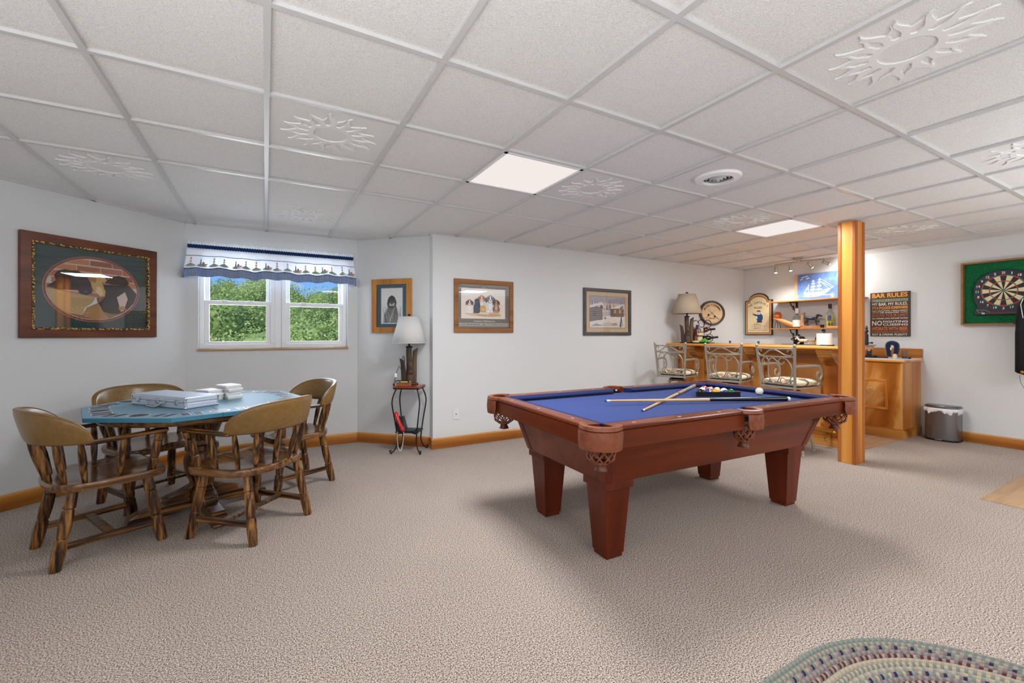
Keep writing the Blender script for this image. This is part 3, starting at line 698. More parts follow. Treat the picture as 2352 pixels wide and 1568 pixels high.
def tri(e): return [(-hw - e, -e * .6), (hw + e, -e * .6), (0.014 + e * .5, dp + e), (-0.014 - e * .5, dp + e)]
def rring(o, i, z0, z1):
    A = [[mb.v((x, y, z)) for x, y in P] for P, z in ((o, z0), (o, z1), (i, z1), (i, z0))]; n = len(o)
    for a in range(4):
        for k_ in range(n): mb.f([A[a][k_], A[a][(k_ + 1) % n], A[(a + 1) % 4][(k_ + 1) % n], A[(a + 1) % 4][k_]])
rring(tri(.006), tri(.0), 0.0, 0.034); rring(tri(.016), tri(0), 0.034, 0.038)
mb.build('triangle_frame', M_black, t, smooth=0)
order = [8, 2, 1, 12, 6, 13, 3, 15, 14, 11, 9, 10, 4, 7, 5]
nm = {8: 'solid black', 2: 'solid blue', 1: 'solid yellow', 12: 'purple striped', 6: 'solid green', 13: 'orange striped', 3: 'solid red', 15: 'maroon striped', 14: 'green striped', 11: 'red striped', 9: 'yellow striped', 10: 'blue striped', 4: 'solid purple', 7: 'solid maroon', 5: 'solid orange'}
i = 0
for row in range(5):
    for c_ in range(5 - row):
        a = (c_ - (4 - row) / 2) * BR * 2.01; b = 0.034 + row * BR * 1.745
        x, y = rk(a, b); n_ = order[i]; ballobj(x, y, RKZ + BR + .0005, n_, nm[n_] + ' billiard ball in the black triangle rack'); i += 1
ballobj(3.415, 2.03, BED + BR, 0, 'plain white cue ball alone near the far cushion')
def cue(tip, butt, label, mats, split):
    A, B = Vector(tip), Vector(butt); d = (B - A); L = d.length; d.normalize()
    t = thing('pool_cue', label, 'pool cue', A); q = d.to_track_quat('Z', 'Y'); t.rotation_mode = 'QUATERNION'; t.rotation_quaternion = q
    def rad(s_): return 0.0063 + 0.0087 * (s_ / L) ** 0.9
    def seg(name, a, b, mat, parent=t, k=1.0):
        mb = MB(); mb.lathe([(rad(a) * k, a), (rad((a + b) / 2) * k, (a + b) / 2), (rad(b) * k, b)], 14); return mb.build(name, mat, parent)
    seg('tip', 0, .012, C('#2B4A86', .9)); seg('ferrule', .012, .036, M_white); seg('shaft', .036, split, mats[0])
    for n_, a, b, m_ in mats[1:]: seg(n_, a * L, b * L, m_, t)
    return t
M_maple = wood('maple', [(0.3, '#C9A16C'), (0.7, '#E2C496')], 'z', 20, 18, 0.25, 0.4, coat=.3)
zA = BED + .0135
cue((2.03, 1.935, BED + .0068), (3.385, 2.60, BED + .0155), 'pool cue with pale wooden handle lying under the dark one', [M_maple, ('joint_ring', .585, .60, M_black), ('forearm', .60, .74, C('#C79C78', .3)), ('grip', .74, .93, C('#8C8C92', .6)), ('butt_cap', .93, 1.0, C('#B98262', .35))], .585 * 1.509)
cue((1.985, 2.222, BED + .0335), (3.285, 1.737, BED + .0152), 'pool cue with long black butt resting across the other cue', [M_maple, ('butt_sleeve', .55, .985, C('#141417', .15)), ('butt_cap', .985, 1.0, M_white)], .55 * 1.383)

# ------------------------------------------------------------------ captain's chairs
SEATZ = 0.437
def make_chair(label):
    t = thing('captains_chair', label, 'chair', (0, 0, 0), 0, 'captain chairs round the card table')
    mb = MB()                                                          # saddle seat
    def out(u):                                                         # outline: square front, rounded back
        a = 2 * PI * u; ca, sa = math.cos(a), math.sin(a); e = 2 / 6.0 if ca > 0 else 2 / 2.4
        x = (0.265 if ca > 0 else 0.238) * math.copysign(abs(ca) ** e, ca); y = (0.285 if ca > 0 else 0.285) * math.copysign(abs(sa) ** (2 / (5.0 if ca > 0 else 2.8)), sa); return x, y
    n = 64; rings = []
    for s_, z in ((0.90, SEATZ - .046), (0.985, SEATZ - .042), (1.0, SEATZ - .030), (1.0, SEATZ - .010), (0.985, SEATZ - .002), (0.9, SEATZ), (0.78, SEATZ - .004), (.6, SEATZ - .012), (.35, SEATZ - .016)):
        rings.append([mb.v((out(k / n)[0] * s_, out(k / n)[1] * s_, z + (0.014 * math.exp(-((out(k / n)[1] * s_) / .06) ** 2) * max(0, out(k / n)[0] * s_ / .26) if z > SEATZ - .02 else 0))) for k in range(n)])
    for A, B in zip(rings, rings[1:]):
        for k in range(n): mb.f([A[k], A[(k + 1) % n], B[(k + 1) % n], B[k]])
    mb.f(rings[0][::-1]); mb.f(rings[-1]); mb.build('seat', M_seat, t, smooth=50)
    def carved(mb, a, b, r0):
        A, B = Vector(a), Vector(b); P, Q = [], []
        for s_, k in ((0, .86), (.05, .95), (.24, 1.08), (.255, .84), (.27, 1.0), (.45, 1.1), (.60, .95), (.615, .80), (.63, 1.02), (.80, 1.12), (1.0, .92)):
            P.append(A.lerp(B, s_)); Q.append(r0 * k)
        mb.tube(P, Q, 8)
    for sx, sy in ((1, 1), (1, -1), (-1, 1), (-1, -1)):
        mb = MB(); carved(mb, (sx * (.165 if sx > 0 else .150), sy * .195, SEATZ - .03), (sx * .2265, sy * (.25 if sx > 0 else .228), 0.0), .0265); mb.build('leg', M_oak, t, smooth=20)
    def lp(sx, sy, z):
        k = 1 - z / (SEATZ - .03); return Vector((sx * ((.165 if sx > 0 else .150) * (1 - k) + .2265 * k), sy * (.195 * (1 - k) + (.25 if sx > 0 else .228) * k), z))
    for sy in (1, -1):
        mb = MB(); mb.tube([lp(-1, sy, .115), lp(1, sy, .115)], .0185, 4, flat=(1.25, .8), up=(0, 0, 1)); mb.build('side_stretcher', M_oakx, t, smooth=20)
    mb = MB(); a = (lp(-1, 1, .115) + lp(1, 1, .115)) / 2; b = (lp(-1, -1, .115) + lp(1, -1, .115)) / 2; mb.tube([a, b], .019, 4, flat=(.7, 1.5), up=(0, 0, 1)); mb.build('cross_stretcher', M_oakx, t, smooth=20)
    # arm rail: a flat U running from the front of each arm round the back
    def U(s_):                                                          # s in [-1,1], 0 = middle of the back
        a = s_ * PI * .5
        if abs(s_) <= .62:
            th = s_ / .62 * R(92); return Vector((-.06 - .220 * math.cos(th), .292 * math.sin(th) * 1.0, .655))
        e = (abs(s_) - .62) / .38; y = .292 - .008 * e; return Vector((-.052 + .29 * e, math.copysign(y, s_), .655 + .012 * e))
    for sy in (1, -1):
        mb = MB(); P = [U(sy * (.5 + .5 * i / 12)) for i in range(13)]; mb.tube(P, [.021] * 9 + [.022, .026, .029, .024], 8, flat=(.62, 1.25), up=(0, 0, 1)); mb.build('arm', M_oakx, t, smooth=40)
        mb = MB(); A = Vector((.178, sy * .232, SEATZ - .006)); B = U(sy * .955) + Vector((0, 0, -.012)); P, Q = [], []
        for s_, k in ((0, .95), (.30, 1.0), (.33, .8), (.36, .95), (.6, 1.12), (.78, .98), (.80, .78), (.83, .98), (1, 1.05)): P.append(A.lerp(B, s_)); Q.append(.0225 * k)
        mb.tube(P, Q, 8); mb.build('arm_post', M_oak, t, smooth=20)
    for s_ in (-.74, -.47, -.29, -.10, .10, .29, .47, .74):
        B = U(s_) + Vector((0, 0, -.004)); y = B.y * .80; xx = max(B.x * .80, -.215); A = Vector((xx if abs(s_) < .6 else .03, y if abs(s_) < .6 else math.copysign(.238, s_), SEATZ - .006))
        mb = MB(); mb.tube([A, A.lerp(B, .3), A.lerp(B, .55), A.lerp(B, .8), B], [.0115, .0165, .0185, .0165, .012], 8); mb.build('spindle', M_oak, t, smooth=30)
    # padded leather crest
    mb = MB(); nu, nv = 40, 14
    def crest(u, v):
        s_ = (u * 2 - 1) * .56; p = U(s_); e = abs(u * 2 - 1); hgt = 0.178 * max(0.0, 1 - e ** 2.6) ** .62 + .012
        n_ = Vector((p.x + .06, p.y, 0)).normalized() if abs(s_) <= .62 else Vector((0, math.copysign(1, s_), 0))
        a = v * 2 * PI; thick = .021 * (1 - .45 * e ** 3); zc = .655 + hgt / 2 - .006; hz = hgt / 2
        co, si = math.cos(a), math.sin(a); zz = zc + hz * math.copysign(abs(si) ** .55, si); lean = .042 * max(0, (zz - .66) / .18)
        rad = thick * math.copysign(abs(co) ** .7, co)
        return p.x + n_.x * (rad + lean + .004), p.y + n_.y * (rad + lean * .8 + .004), zz
    g_ = mb.grid(lambda u, v: crest(u, v), nu, nv)
    mb.f(g_[0]); mb.f(g_[-1]); bmesh.ops.remove_doubles(mb.bm, verts=mb.bm.verts, dist=.0004)
    cr_ = mb.build('leather_crest', M_leather, t, smooth=60)
    mb = MB(); mb.tube([crest(i / nu, .17) for i in range(1, nu)], .0028, 6); mb.tube([crest(i / nu, .33) for i in range(1, nu)], .0028, 6); mb.build('piping', M_leather, cr_)
    return t
c0 = make_chair('captain chair in front at the far left, its tan leather back toward the wall')
c0.location = (-0.859, 3.416, 0); c0.rotation_euler = (0, 0, R(27))
dup(c0, (-0.068, 3.258, 0), R(136), 'captain chair in the middle foreground with its leather back to the camera')
dup(c0, (0.198, 4.06, 0), R(201), 'captain chair right of the card table, nearest the corner wall')
dup(c0, (-0.740, 4.163, 0), R(-55.7), 'captain chair behind the card table, half hidden by the silver case')

# ------------------------------------------------------------------ card table
gt = thing('card_table', 'round oak pedestal table under the blue folding poker top', 'table', (-0.392, 3.713, 0), R(20))
mb = MB(); mb.lathe([(0.0, .685), (.50, .685), (.545, .692), (.555, .705), (.555, .722), (.545, .733), (0, .733)], 48); mb.build('wooden_top', M_seat, gt)
mb = MB(); mb.lathe([(.10, .10), (.115, .14), (.09, .175), (.072, .20), (.075, .225), (.094, .27), (.105, .32), (.108, .36), (.10, .40), (.088, .425), (.10, .435), (.10, .465), (.082, .475), (.078, .50), (.095, .54), (.118, .60), (.125, .64), (.12, .66), (.16, .672), (.20, .688)], 16); mb.build('pedestal_column', M_oak, gt, smooth=20)
for i in range(4):
    a = PI / 2 * i; M = Matrix.Rotation(a, 4, 'Z'); mb = MB(M)
    mb.prism([(.06, .06), (.06, .20), (.14, .165), (.20, .15), (.22, .105), (.36, .085), (.40, .062), (.42, .0), (.30, .0), (.28, .03), (.15, .04)], -.043, .043, 'y')
    f_ = mb.build('foot', M_oakx, gt, smooth=0, bev=.006)
    mb = MB(M)
    for j in range(4): mb.box(.205, -.036 + .019 * j, .152 - .02, .222, -.036 + .019 * j + .014, .158 - .02)
    mb.build('carved_block', M_oak, f_, smooth=0)
pk_ = thing('poker_table_top', 'blue felt octagonal folding poker top with chip trays, lying on the oak table', 'poker table top', (-0.392, 3.713, 0.734), R(-6.5))
RT = 0.655
def oct_(r): return [(r * math.cos(PI / 4 * i), r * math.sin(PI / 4 * i)) for i in range(8)]
O = oct_(RT); am = (R(-67.5)); 
mid1 = ((O[6][0] + O[7][0]) / 2, (O[6][1] + O[7][1]) / 2); mid2 = (-mid1[0], -mid1[1])
def shr(P, k=.0009):
    cx = sum(p[0] for p in P) / len(P); cy = sum(p[1] for p in P) / len(P); return [(cx + (x - cx) * (1 - k * 2), cy + (y - cy) * (1 - k * 2)) for x, y in P]
for H in ([mid1, O[7], O[0], O[1], O[2], mid2], [mid2, O[3], O[4], O[5], O[6], mid1]):
    mb = MB(); mb.prism(shr(H), 0, .026); mb.build('felt_half', M_teal, pk_, smooth=0, bev=.003)
M_trim = C('#B9C3CC', .3, .3); M_dark = C('#12161C', .4)
for i in range(8):
    a = PI / 4 * i + PI / 8; ap = RT * math.cos(PI / 8); M = Matrix.Translation((ap * math.cos(a), ap * math.sin(a), .0265)) @ Matrix.Rotation(a - PI / 2, 4, 'Z')
    mb = MB(M)     # local: x along the edge, y outward; tray sits inside the edge
    def slot(P): 
        mb.m = 0; mb.prism(P, 0, .0012); cx = sum(p[0] for p in P) / 4; cy = sum(p[1] for p in P) / 4
        mb.m = 1; mb.prism([(cx + (x - cx) * .74, cy + (y - cy) * .86) for x, y in P], .001, .0017)
    for k in range(2):
        x = -.205 + .062 * k; slot([(x, -.135), (x + .052, -.135), (x + .052 , -.035), (x, -.035)])
    for k in range(2):
        x = .085 + .062 * k; slot([(x, -.135), (x + .052, -.135), (x + .052, -.035), (x, -.035)])
    mb.m = 0; mb.lathe([(.056, 0), (.056, .0012), (.046, .0012)], 28, (0, -.082, 0)); mb.m = 1; mb.lathe([(.047, .0005), (.047, .0016), (0, .0016)], 28, (0, -.082, 0))
    mb.build('chip_tray', [M_trim, M_dark], pk_, smooth=0)
# aluminium case
PZ = .7605; M_case = C('#C3CEDF', .4, .35)
t = thing('poker_chip_case', 'silver aluminium carrying case lying on the blue poker top', 'case', (-0.535, 3.655, PZ), R(-51.5))
L2, D2, H2 = .28, .105, .074
mb = MB(); mb.box(-L2, -D2, .003, L2, D2, .034); mb.box(-L2 + .001, -D2 + .001, .034, L2 - .001, D2 - .001, .037); mb.build('lower_shell', M_case, t, smooth=0, bev=.005)
mb = MB(); mb.box(-L2, -D2, .037, L2, D2, H2); mb.build('lid', M_case, t, smooth=0, bev=.006)
mb = MB()
for z in (.012, .024, .046, .058):
    for y in (-D2 - .0012, D2 + .0012): mb.box(-L2 + .014, y - .0012, z, L2 - .014, y + .0012, z + .006)
    for x in (-L2 - .0012, L2 + .0012): mb.box(x - .0012, -D2 + .014, z, x + .0012, D2 - .014, z + .006)
mb.build('ribbing', C('#DCE4F0', .35, .4), t, smooth=0)
for sx in (-1, 1):
    for sy in (-1, 1):
        mb = MB()
        for z in (.006, .066): mb.ball((sx * (L2 - .004), sy * (D2 - .004), z), .0095, 10)
        mb.tube([(sx * (L2 - .003), sy * (D2 - .003), .01), (sx * (L2 - .003), sy * (D2 - .003), .066)], .007, 8)
        mb.build('corner_cap', M_chrome, t)
for x in (-.20, 0.0, .20):
    mb = MB(); mb.box(x - .016, -D2 - .007, .022, x + .016, -D2, .056); mb.box(x - .011, -D2 - .011, .028, x + .011, -D2 - .006, .050); mb.build('latch', M_chrome, t, smooth=0, bev=.002)
mb = MB(); mb.tube(smoothpts([(-.085, -D2 - .004, .034), (-.08, -D2 - .018, .030), (-.05, -D2 - .03, .012), (0, -D2 - .032, .008), (.05, -D2 - .03, .012), (.08, -D2 - .018, .030), (.085, -D2 - .004, .034)], 5), .0062, 8); mb.build('handle', M_chrome, t)
# card boxes
def cardbox(x, y, z, rz, label):
    t = thing('card_box', label, 'box', (x, y, z), rz, 'white playing card boxes stacked on the poker top')
    mb = MB(); mb.box(-.052, -.07, 0, .052, .07, .017); mb.build('box_base', C('#C9CBC9', .5), t, smooth=0, bev=.001)
    mb = MB(); mb.box(-.0535, -.0715, .015, .0535, .0715, .025); mb.build('box_lid', M_white, t, smooth=0, bev=.001)
for k, lb in enumerate(('bottom box of the taller stack of white card boxes', 'white card box second up in the taller stack', 'white card box third up in the taller stack', 'topmost white card box of the taller stack')):
    cardbox(-.238 + (.004, -.003, .005, -.002)[k], 3.822 + (0, .004, -.003, .003)[k], PZ + .0255 * k, R((33, 31, 36, 30)[k]), lb)
for k, lb in enumerate(('bottom box of the lower stack of white card boxes next to the silver case', 'middle white card box of the lower stack next to the silver case', 'topmost white card box of the lower stack next to the silver case')):
    cardbox(-.352 + (0, .004, -.004)[k], 3.790 + (0, -.003, .003)[k], PZ + .0255 * k, R((36, 33, 38)[k]), lb)
# ------------------------------------------------------------------ wooden post
post = thing('support_post', 'square pine clad support post between the pool table and the bar end', 'post', (4.945, 2.045, 0), R(0))
pw, pd = .092, .068
mb = MB(); mb.box(-pw, -pd, 0, pw, pd, CEIL - .002); mb.build('post_core', M_pinez, post, smooth=0, bev=.004)
M_pd = wood('pine_trim_z', [(0.25, '#8A4A14'), (0.5, '#A9622A'), (0.8, '#C07C3A')], 'z', 9, 16, 0.3, 0.8)
for sx in (-1, 1):
    for sy in (-1, 1):
        mb = MB(); x0, y0 = sx * pw, sy * pd
        mb.box(min(x0 - sx * .028, x0 + sx * .004), min(y0, y0 + sy * .004), 0, max(x0 - sx * .028, x0 + sx * .004), max(y0, y0 + sy * .004), CEIL - .004)
        mb.box(min(x0, x0 + sx * .004), min(y0 - sy * .024, y0 + sy * .004), 0, max(x0, x0 + sx * .004), max(y0 - sy * .024, y0 + sy * .004), CEIL - .004)
        mb.tube([(x0 - sx * .034, y0 + sy * .001, 0), (x0 - sx * .034, y0 + sy * .001, CEIL - .004)], .005, 6); mb.build('corner_moulding', M_pd, post, smooth=0, bev=.002)
mb = MB()
for sx in (-1, 1): mb.box(sx * .12 - .012, .0, CEIL - .0035, sx * .12 + .012, .02, CEIL - .0015)
mb.build('ceiling_clip', M_alu, post, smooth=0)

# ------------------------------------------------------------------ bar
bar = thing('home_bar', 'pine home bar with overhanging top, corbels and framed front panels', 'bar', (0, 0, 0))
BZ = 1.105
mb = MB(); mb.prism([(5.17, BZ - .024), (5.176, BZ - .030), (5.19, BZ - .036), (5.90, BZ - .036), (5.90, BZ), (5.182, BZ), (5.172, BZ - .006), (5.168, BZ - .014)], 2.225, 4.455, 'y'); mb.build('bar_top', M_piney2, bar, smooth=30)
mb = MB(); mb.box(5.36, 2.30, 1.035, 5.86, 4.455, BZ - .036); mb.box(5.39, 2.31, 1.005, 5.43, 4.455, 1.04); mb.build('crown_moulding', M_piney, bar, smooth=0, bev=.006)
mb = MB(); mb.box(5.43, 2.33, 0, 5.82, 4.455, 1.036); mb.build('bar_body', M_pinez2, bar, smooth=0)
pil = ((2.33, 2.50), (3.16, 3.32), (4.00, 4.16))
for a, b in pil:
    mb = MB(); mb.box(5.408, a, 0, 5.432, b, 1.005); mb.build('pilaster', M_pinez, bar, smooth=0, bev=.004)
    mb = MB(); y0, y1 = a + .012, b - .012
    mb.prism([(5.408, 1.068), (5.215, 1.068), (5.215, 1.045), (5.225, 1.040), (5.225, 1.020), (5.245, 1.012), (5.250, .985), (5.275, .975), (5.30, .945), (5.408, .885)], y0, y1, 'y')
    mb.build('corbel', M_pinex, bar, smooth=0, bev=.004)
for a, b in ((2.50, 3.16), (3.32, 4.00), (4.16, 4.455)):
    mb = MB()
    mb.box(5.418, a, .90, 5.432, b, 1.005); mb.box(5.418, a, .09, 5.432, b, .20)
    mb.box(5.422, a, .20, 5.432, a + .035, .90); mb.box(5.422, b - .035, .20, 5.432, b, .90); mb.build('panel_frame', M_piney, bar, smooth=0, bev=.003)
mb = MB(); mb.box(5.400, 2.325, 0, 5.430, 4.455, .10); mb.build('plinth', M_piney, bar, smooth=0, bev=.004)
mb = MB(); mb.tube([(5.27, 2.34, .19), (5.27, 4.42, .19)], .0125, 12); mb.ball((5.27, 2.335, .19), .018, 12); mb.build('foot_rail', M_brass, bar)
for y in (2.42, 3.24, 4.08):
    mb = MB(); mb.tube(smoothpts([(5.405, y, .155), (5.35, y, .150), (5.30, y, .165), (5.27, y, .185)], 4), .010, 8); mb.tube([(5.27, y, .185), (5.272, y, .12), (5.285, y, .10)], .008, 8); mb.ball((5.285, y, .095), .013, 10); mb.lathe([(.026, 0), (.026, .006)], 14, (5.3, y, .145)); mb.build('rail_bracket', M_brass, bar)

# back counter
cab = thing('back_counter', 'pine counter along the right wall with carved grape panel and backsplash', 'cabinet', (0, 0, 0))
mb = MB(); mb.box(6.535, 2.19, 0, 7.055, 4.45, .90); mb.build('cabinet_body', M_pinez2, cab, smooth=0)
mb = MB(); mb.box(6.522, 2.178, 0, 7.055, 4.45, .098); mb.box(6.527, 2.183, .098, 7.055, 4.45, .112); mb.build('base_moulding', M_piney, cab, smooth=0, bev=.004)
mb = MB(); mb.box(6.527, 2.19, .112, 6.536, 3.0, .90); mb.build('front_panel', wood('figured_ash', [(0.30, '#A05E22'), (0.42, '#BC7630'), (0.52, '#E0A860'), (0.8, '#CC8840')], 'z', 2.6, 3, 0.3, 2.6, rings=7), cab, smooth=0)
mb = MB(); mb.box(6.505, 2.165, .902, 7.055, 4.45, .925); mb.build('counter_edge', M_piney2, cab, smooth=0, bev=.004)
mb = MB(); mb.box(6.515, 2.172, .925, 7.04, 4.45, .937); mb.build('worktop', C('#D8D4CE', .35), cab, smooth=0)
mb = MB(); mb.box(7.034, 2.172, .937, 7.056, 4.45, 1.054); mb.build('backsplash', M_piney, cab, smooth=0, bev=.003)
mb = MB()
o_ = [(2.327, .327), (2.665, .327), (2.665, .690), (2.327, .690)]; i_ = [(2.355, .355), (2.637, .355), (2.637, .662), (2.355, .662)]
M2 = Matrix(((0, 1, 0, 0), (1, 0, 0, 0), (0, 0, 1, 0), (0, 0, 0, 1))); mb.M = M2
mb.ring(o_, i_, 6.529, 6.512, 6.520); mb.build('panel_moulding', M_pinez, cab, smooth=0, bev=.003)
mb = MB(); g = random.Random(4)
for r_ in range(7):
    n_ = (3, 5, 5, 4, 3, 2, 1)[r_]
    for c_ in range(n_): mb.ball((6.523, 2.494 + (c_ - (n_ - 1) / 2) * .0165 + g.uniform(-.002, .002), .566 - r_ * .0155), .0095, 8)
for s_ in (-1, 1): mb.prism([(2.494 + s_ * .004, .572), (2.494 + s_ * .03, .585), (2.494 + s_ * .05, .575), (2.494 + s_ * .045, .552), (2.494 + s_ * .02, .556)], 6.518, 6.529, 'x')
mb.build('grape_carving', C('#D9A868', .5), cab)

# ------------------------------------------------------------------ bar stools
M_tapes = None
m, nt, b = newmat('tropical_tapestry'); mp = coords(nt); vo = nt.nodes.new('ShaderNodeTexVoronoi'); vo.inputs['Scale'].default_value = 17; n_ = noise(nt, mp, 14, 3)
ad = nt.nodes.new('ShaderNodeMix'); ad.data_type = 'VECTOR'; ad.inputs['Factor'].default_value = .12; nt.links.new(mp.outputs[0], ad.inputs[4]); nt.links.new(n_.outputs['Color'], ad.inputs[5]); nt.links.new(ad.outputs[1], vo.inputs['Vector'])
sep = nt.nodes.new('ShaderNodeSeparateColor'); nt.links.new(vo.outputs['Color'], sep.inputs[0])
r_ = ramp(nt, [(0.0, hx('#DCCBA8')), (.3, hx('#C9B58C')), (.42, hx('#7F8F84')), (.58, hx('#5D5A4E')), (.7, hx('#C98A62')), (.8, hx('#E0D2B4')), (.92, hx('#8E9A86'))], 'CONSTANT'); nt.links.new(sep.outputs[0], r_.inputs[0]); nt.links.new(r_.outputs[0], b.inputs['Base Color']); setp(b, rough=.9, spec=.1, sheen=.2); M_tapes = m
def make_stool(label):
    t = thing('bar_stool', label, 'bar stool', (0, 0, 0), 0, 'metal bar stools at the bar')
    def sq(mb, P, r, up=(0, 0, 1)): mb.tube(P, r * 1.35, 4, up=up)
    for i in range(4):
        a = R(60.4) + PI / 2 * i; mb = MB(); ca, sa = math.cos(a), math.sin(a)
        mb.tube(smoothpts([(.05 * ca, .05 * sa, .622), (.115 * ca, .115 * sa, .618), (.145 * ca, .145 * sa, .58), (.175 * ca, .175 * sa, .44), (.245 * ca, .245 * sa, .012)], 5), .0125, 10); l_ = mb.build('leg', M_pewter, t)
        mb = MB(); mb.lathe([(.019, 0), (.019, .010), (.014, .016)], 14, (.2465 * ca, .2465 * sa, 0)); mb.build('foot_cap', M_pewter, l_)
    mb = MB(); mb.tube([(.205 * math.cos(2 * PI * k / 32), .205 * math.sin(2 * PI * k / 32), .27) for k in range(32)], .009, 8, closed=True); mb.build('foot_ring', M_pewter, t)
    mb = MB(); mb.lathe([(.085, .622), (.10, .632), (.10, .644), (.06, .650), (.11, .664), (.11, .672)], 24); mb.build('swivel_plate', C('#5C5A56', .4, .7), t)
    mb = MB(); P = [(-.195, -.178, .686), (-.195, .178, .686), (.19, .195, .686), (.19, -.195, .686)]
    mb.tube([P[0], P[3]], .012, 4); mb.tube([P[1], P[2]], .012, 4); mb.tube([P[2], P[3]], .012, 4); mb.box(-.19, -.17, .672, .18, .17, .684); mb.build('seat_frame', M_pewter, t, smooth=20)
    mb = MB()
    def cu(u, v):
        a = 2 * PI * u; x = .205 * math.copysign(abs(math.cos(a)) ** .5, math.cos(a)); y = .205 * math.copysign(abs(math.sin(a)) ** .5, math.sin(a))
        b_ = -PI / 2 + PI * v; k = math.cos(b_) ** .45 if math.cos(b_) > 0 else 0; z = .728 + (.044 if b_ > 0 else .036) * math.copysign(abs(math.sin(b_)) ** .8, math.sin(b_))
        return x * k + .008, y * k, z
    mb.grid(cu, 40, 14, True); bmesh.ops.remove_doubles(mb.bm, verts=mb.bm.verts, dist=.0005); mb.build('cushion', M_tapes, t, smooth=60)
    # backrest; mp maps photo-measured scroll points onto the back plane
    def mp_(px, py):
        t_ = (px - 410 - (py - 150) * .17) / (1515 - 410 - (py - 150) * .17)
        wv = .20 - (py - 150) / 1150 * .025; zl = 1.115 - (py - 150) * .000399; zr = 1.115 - (py - 185) * .000374
        z = zl * (1 - t_) + zr * t_; return (-.19 - .045 * max(0, z - .70) / .4, wv - 2 * wv * t_, z)
    def bk(z, y): return (-.19 - .045 * max(0, z - .70) / .4, y, z)
    mb = MB()
    for s_ in (-1, 1):
        mb.tube([bk(.668, s_ * .175), bk(.85, s_ * .184), bk(1.105, s_ * .20)], .0135, 4, up=(1, 0, 0)); mb.ball(bk(1.118, s_ * .2005), .0155, 12)
    for z, w_, r_ in ((.687, .176, .012), (.722, .177, .008)): mb.tube([bk(z, -w_), bk(z, w_)], r_ * 1.3, 4, up=(0, 0, 1))
    for z, w_ in ((1.088, .198), (1.005, .193)): mb.tube(smoothpts([bk(z, -w_), (bk(z, 0)[0] - .018, 0, z - .004), bk(z, w_)], 8), .0085, 6)
    bf = mb.build('back_frame', M_pewter, t, smooth=40)
    for nm_, pts in (('scroll', [(560, 320), (560, 265), (510, 250), (470, 290), (480, 350), (570, 410), (680, 370), (780, 300), (890, 275), (1010, 290), (1130, 350), (1260, 420), (1390, 440), (1460, 390), (1460, 300), (1400, 285), (1330, 310), (1330, 350)]),
                     ('scroll', [(665, 575), (690, 625), (750, 625), (785, 570), (750, 500), (680, 475), (610, 530), (585, 700), (600, 880), (650, 1020), (760, 1140), (835, 1070), (815, 1000), (760, 980), (735, 1015)]),
                     ('scroll', [(985, 545), (900, 490), (830, 520), (790, 640), (780, 800), (800, 960), (860, 1080), (970, 1165), (1070, 1100), (1120, 950), (1120, 780), (1080, 640), (985, 545)]),
                     ('scroll', [(1240, 600), (1200, 655), (1130, 655), (1080, 600), (1110, 520), (1190, 500), (1310, 550), (1420, 700), (1455, 860), (1420, 1040), (1340, 1150), (1220, 1190), (1140, 1130), (1150, 1050), (1210, 1045), (1290, 1090)])):
        mb = MB(); P = smoothpts([mp_(a, b_) for a, b_ in pts], 5); P = [p + Vector((-.004, 0, 0)) for p in P]; mb.tube(P, .0062, 7); mb.build(nm_, M_pewter, bf)
    for s_ in (-1, 1):
        mb = MB(); y = s_ * .19
        P = [(-.212, y, .905), (-.10, s_ * .205, .908), (.06, s_ * .215, .908), (.13, s_ * .218, .900), (.172, s_ * .22, .865), (.185, s_ * .22, .82), (.172, s_ * .22, .785), (.14, s_ * .22, .765), (.108, s_ * .22, .785), (.10, s_ * .22, .815), (.112, s_ * .22, .838), (.130, s_ * .22, .840)]
        mb.tube(smoothpts(P, 5), .0105, 8, flat=(.7, 1.35), up=(0, 1, 0)); ar = mb.build('armrest', M_pewter, t)
        mb = MB(); mb.tube(smoothpts([(.14, s_ * .22, .765), (.155, s_ * .215, .735), (.14, s_ * .205, .71), (.155, s_ * .2, .688)], 5), .0095, 8); mb.ball((.158, s_ * .212, .722), .014, 10); mb.ball((.165, s_ * .205, .690), .014, 10); mb.build('arm_support', M_pewter, ar)
    return t
s0 = make_stool('bar stool nearest the wooden post, third along the bar from the back wall'); s0.location = (4.86, 2.57, 0); s0.rotation_euler = (0, 0, R(-4))
dup(s0, (4.894, 3.273, 0), R(17), 'middle bar stool of the three, behind the rack of coloured balls')
dup(s0, (4.797, 3.96, 0), R(18), 'bar stool farthest back, below the table lamp on the bar')

# ------------------------------------------------------------------ shelves over the counter
def shelf(z, label):
    t = thing('wall_shelf', label, 'shelf', (0, 0, z), 0, 'pine wall shelves over the bar')
    mb = MB(); mb.box(6.80, 2.73, -.018, 7.06, 3.89, 0); mb.build('shelf_board', M_piney, t, smooth=0, bev=.003)
    for y in (3.62, 2.95):
        mb = MB(); mb.box(7.048, y - .012, -.20, 7.058, y + .012, -.018); mb.box(6.86, y - .012, -.026, 7.058, y + .012, -.018)
        mb.tube(smoothpts([(6.875, y, -.026), (6.91, y, -.075), (6.955, y, -.085), (6.985, y, -.13), (7.045, y, -.17)], 4), .008, 6); mb.tube([(6.955 + .025 * math.cos(a * .52), y, -.10 + .025 * math.sin(a * .52)) for a in range(12)], .005, 6, closed=True); mb.build('bracket', M_iron, t)
    return t
SH1, SH2 = 1.735, 1.325
shelf(SH1, 'upper pine wall shelf carrying the blue ship painting'); shelf(SH2, 'lower pine wall shelf carrying the bottles and the dog figure')

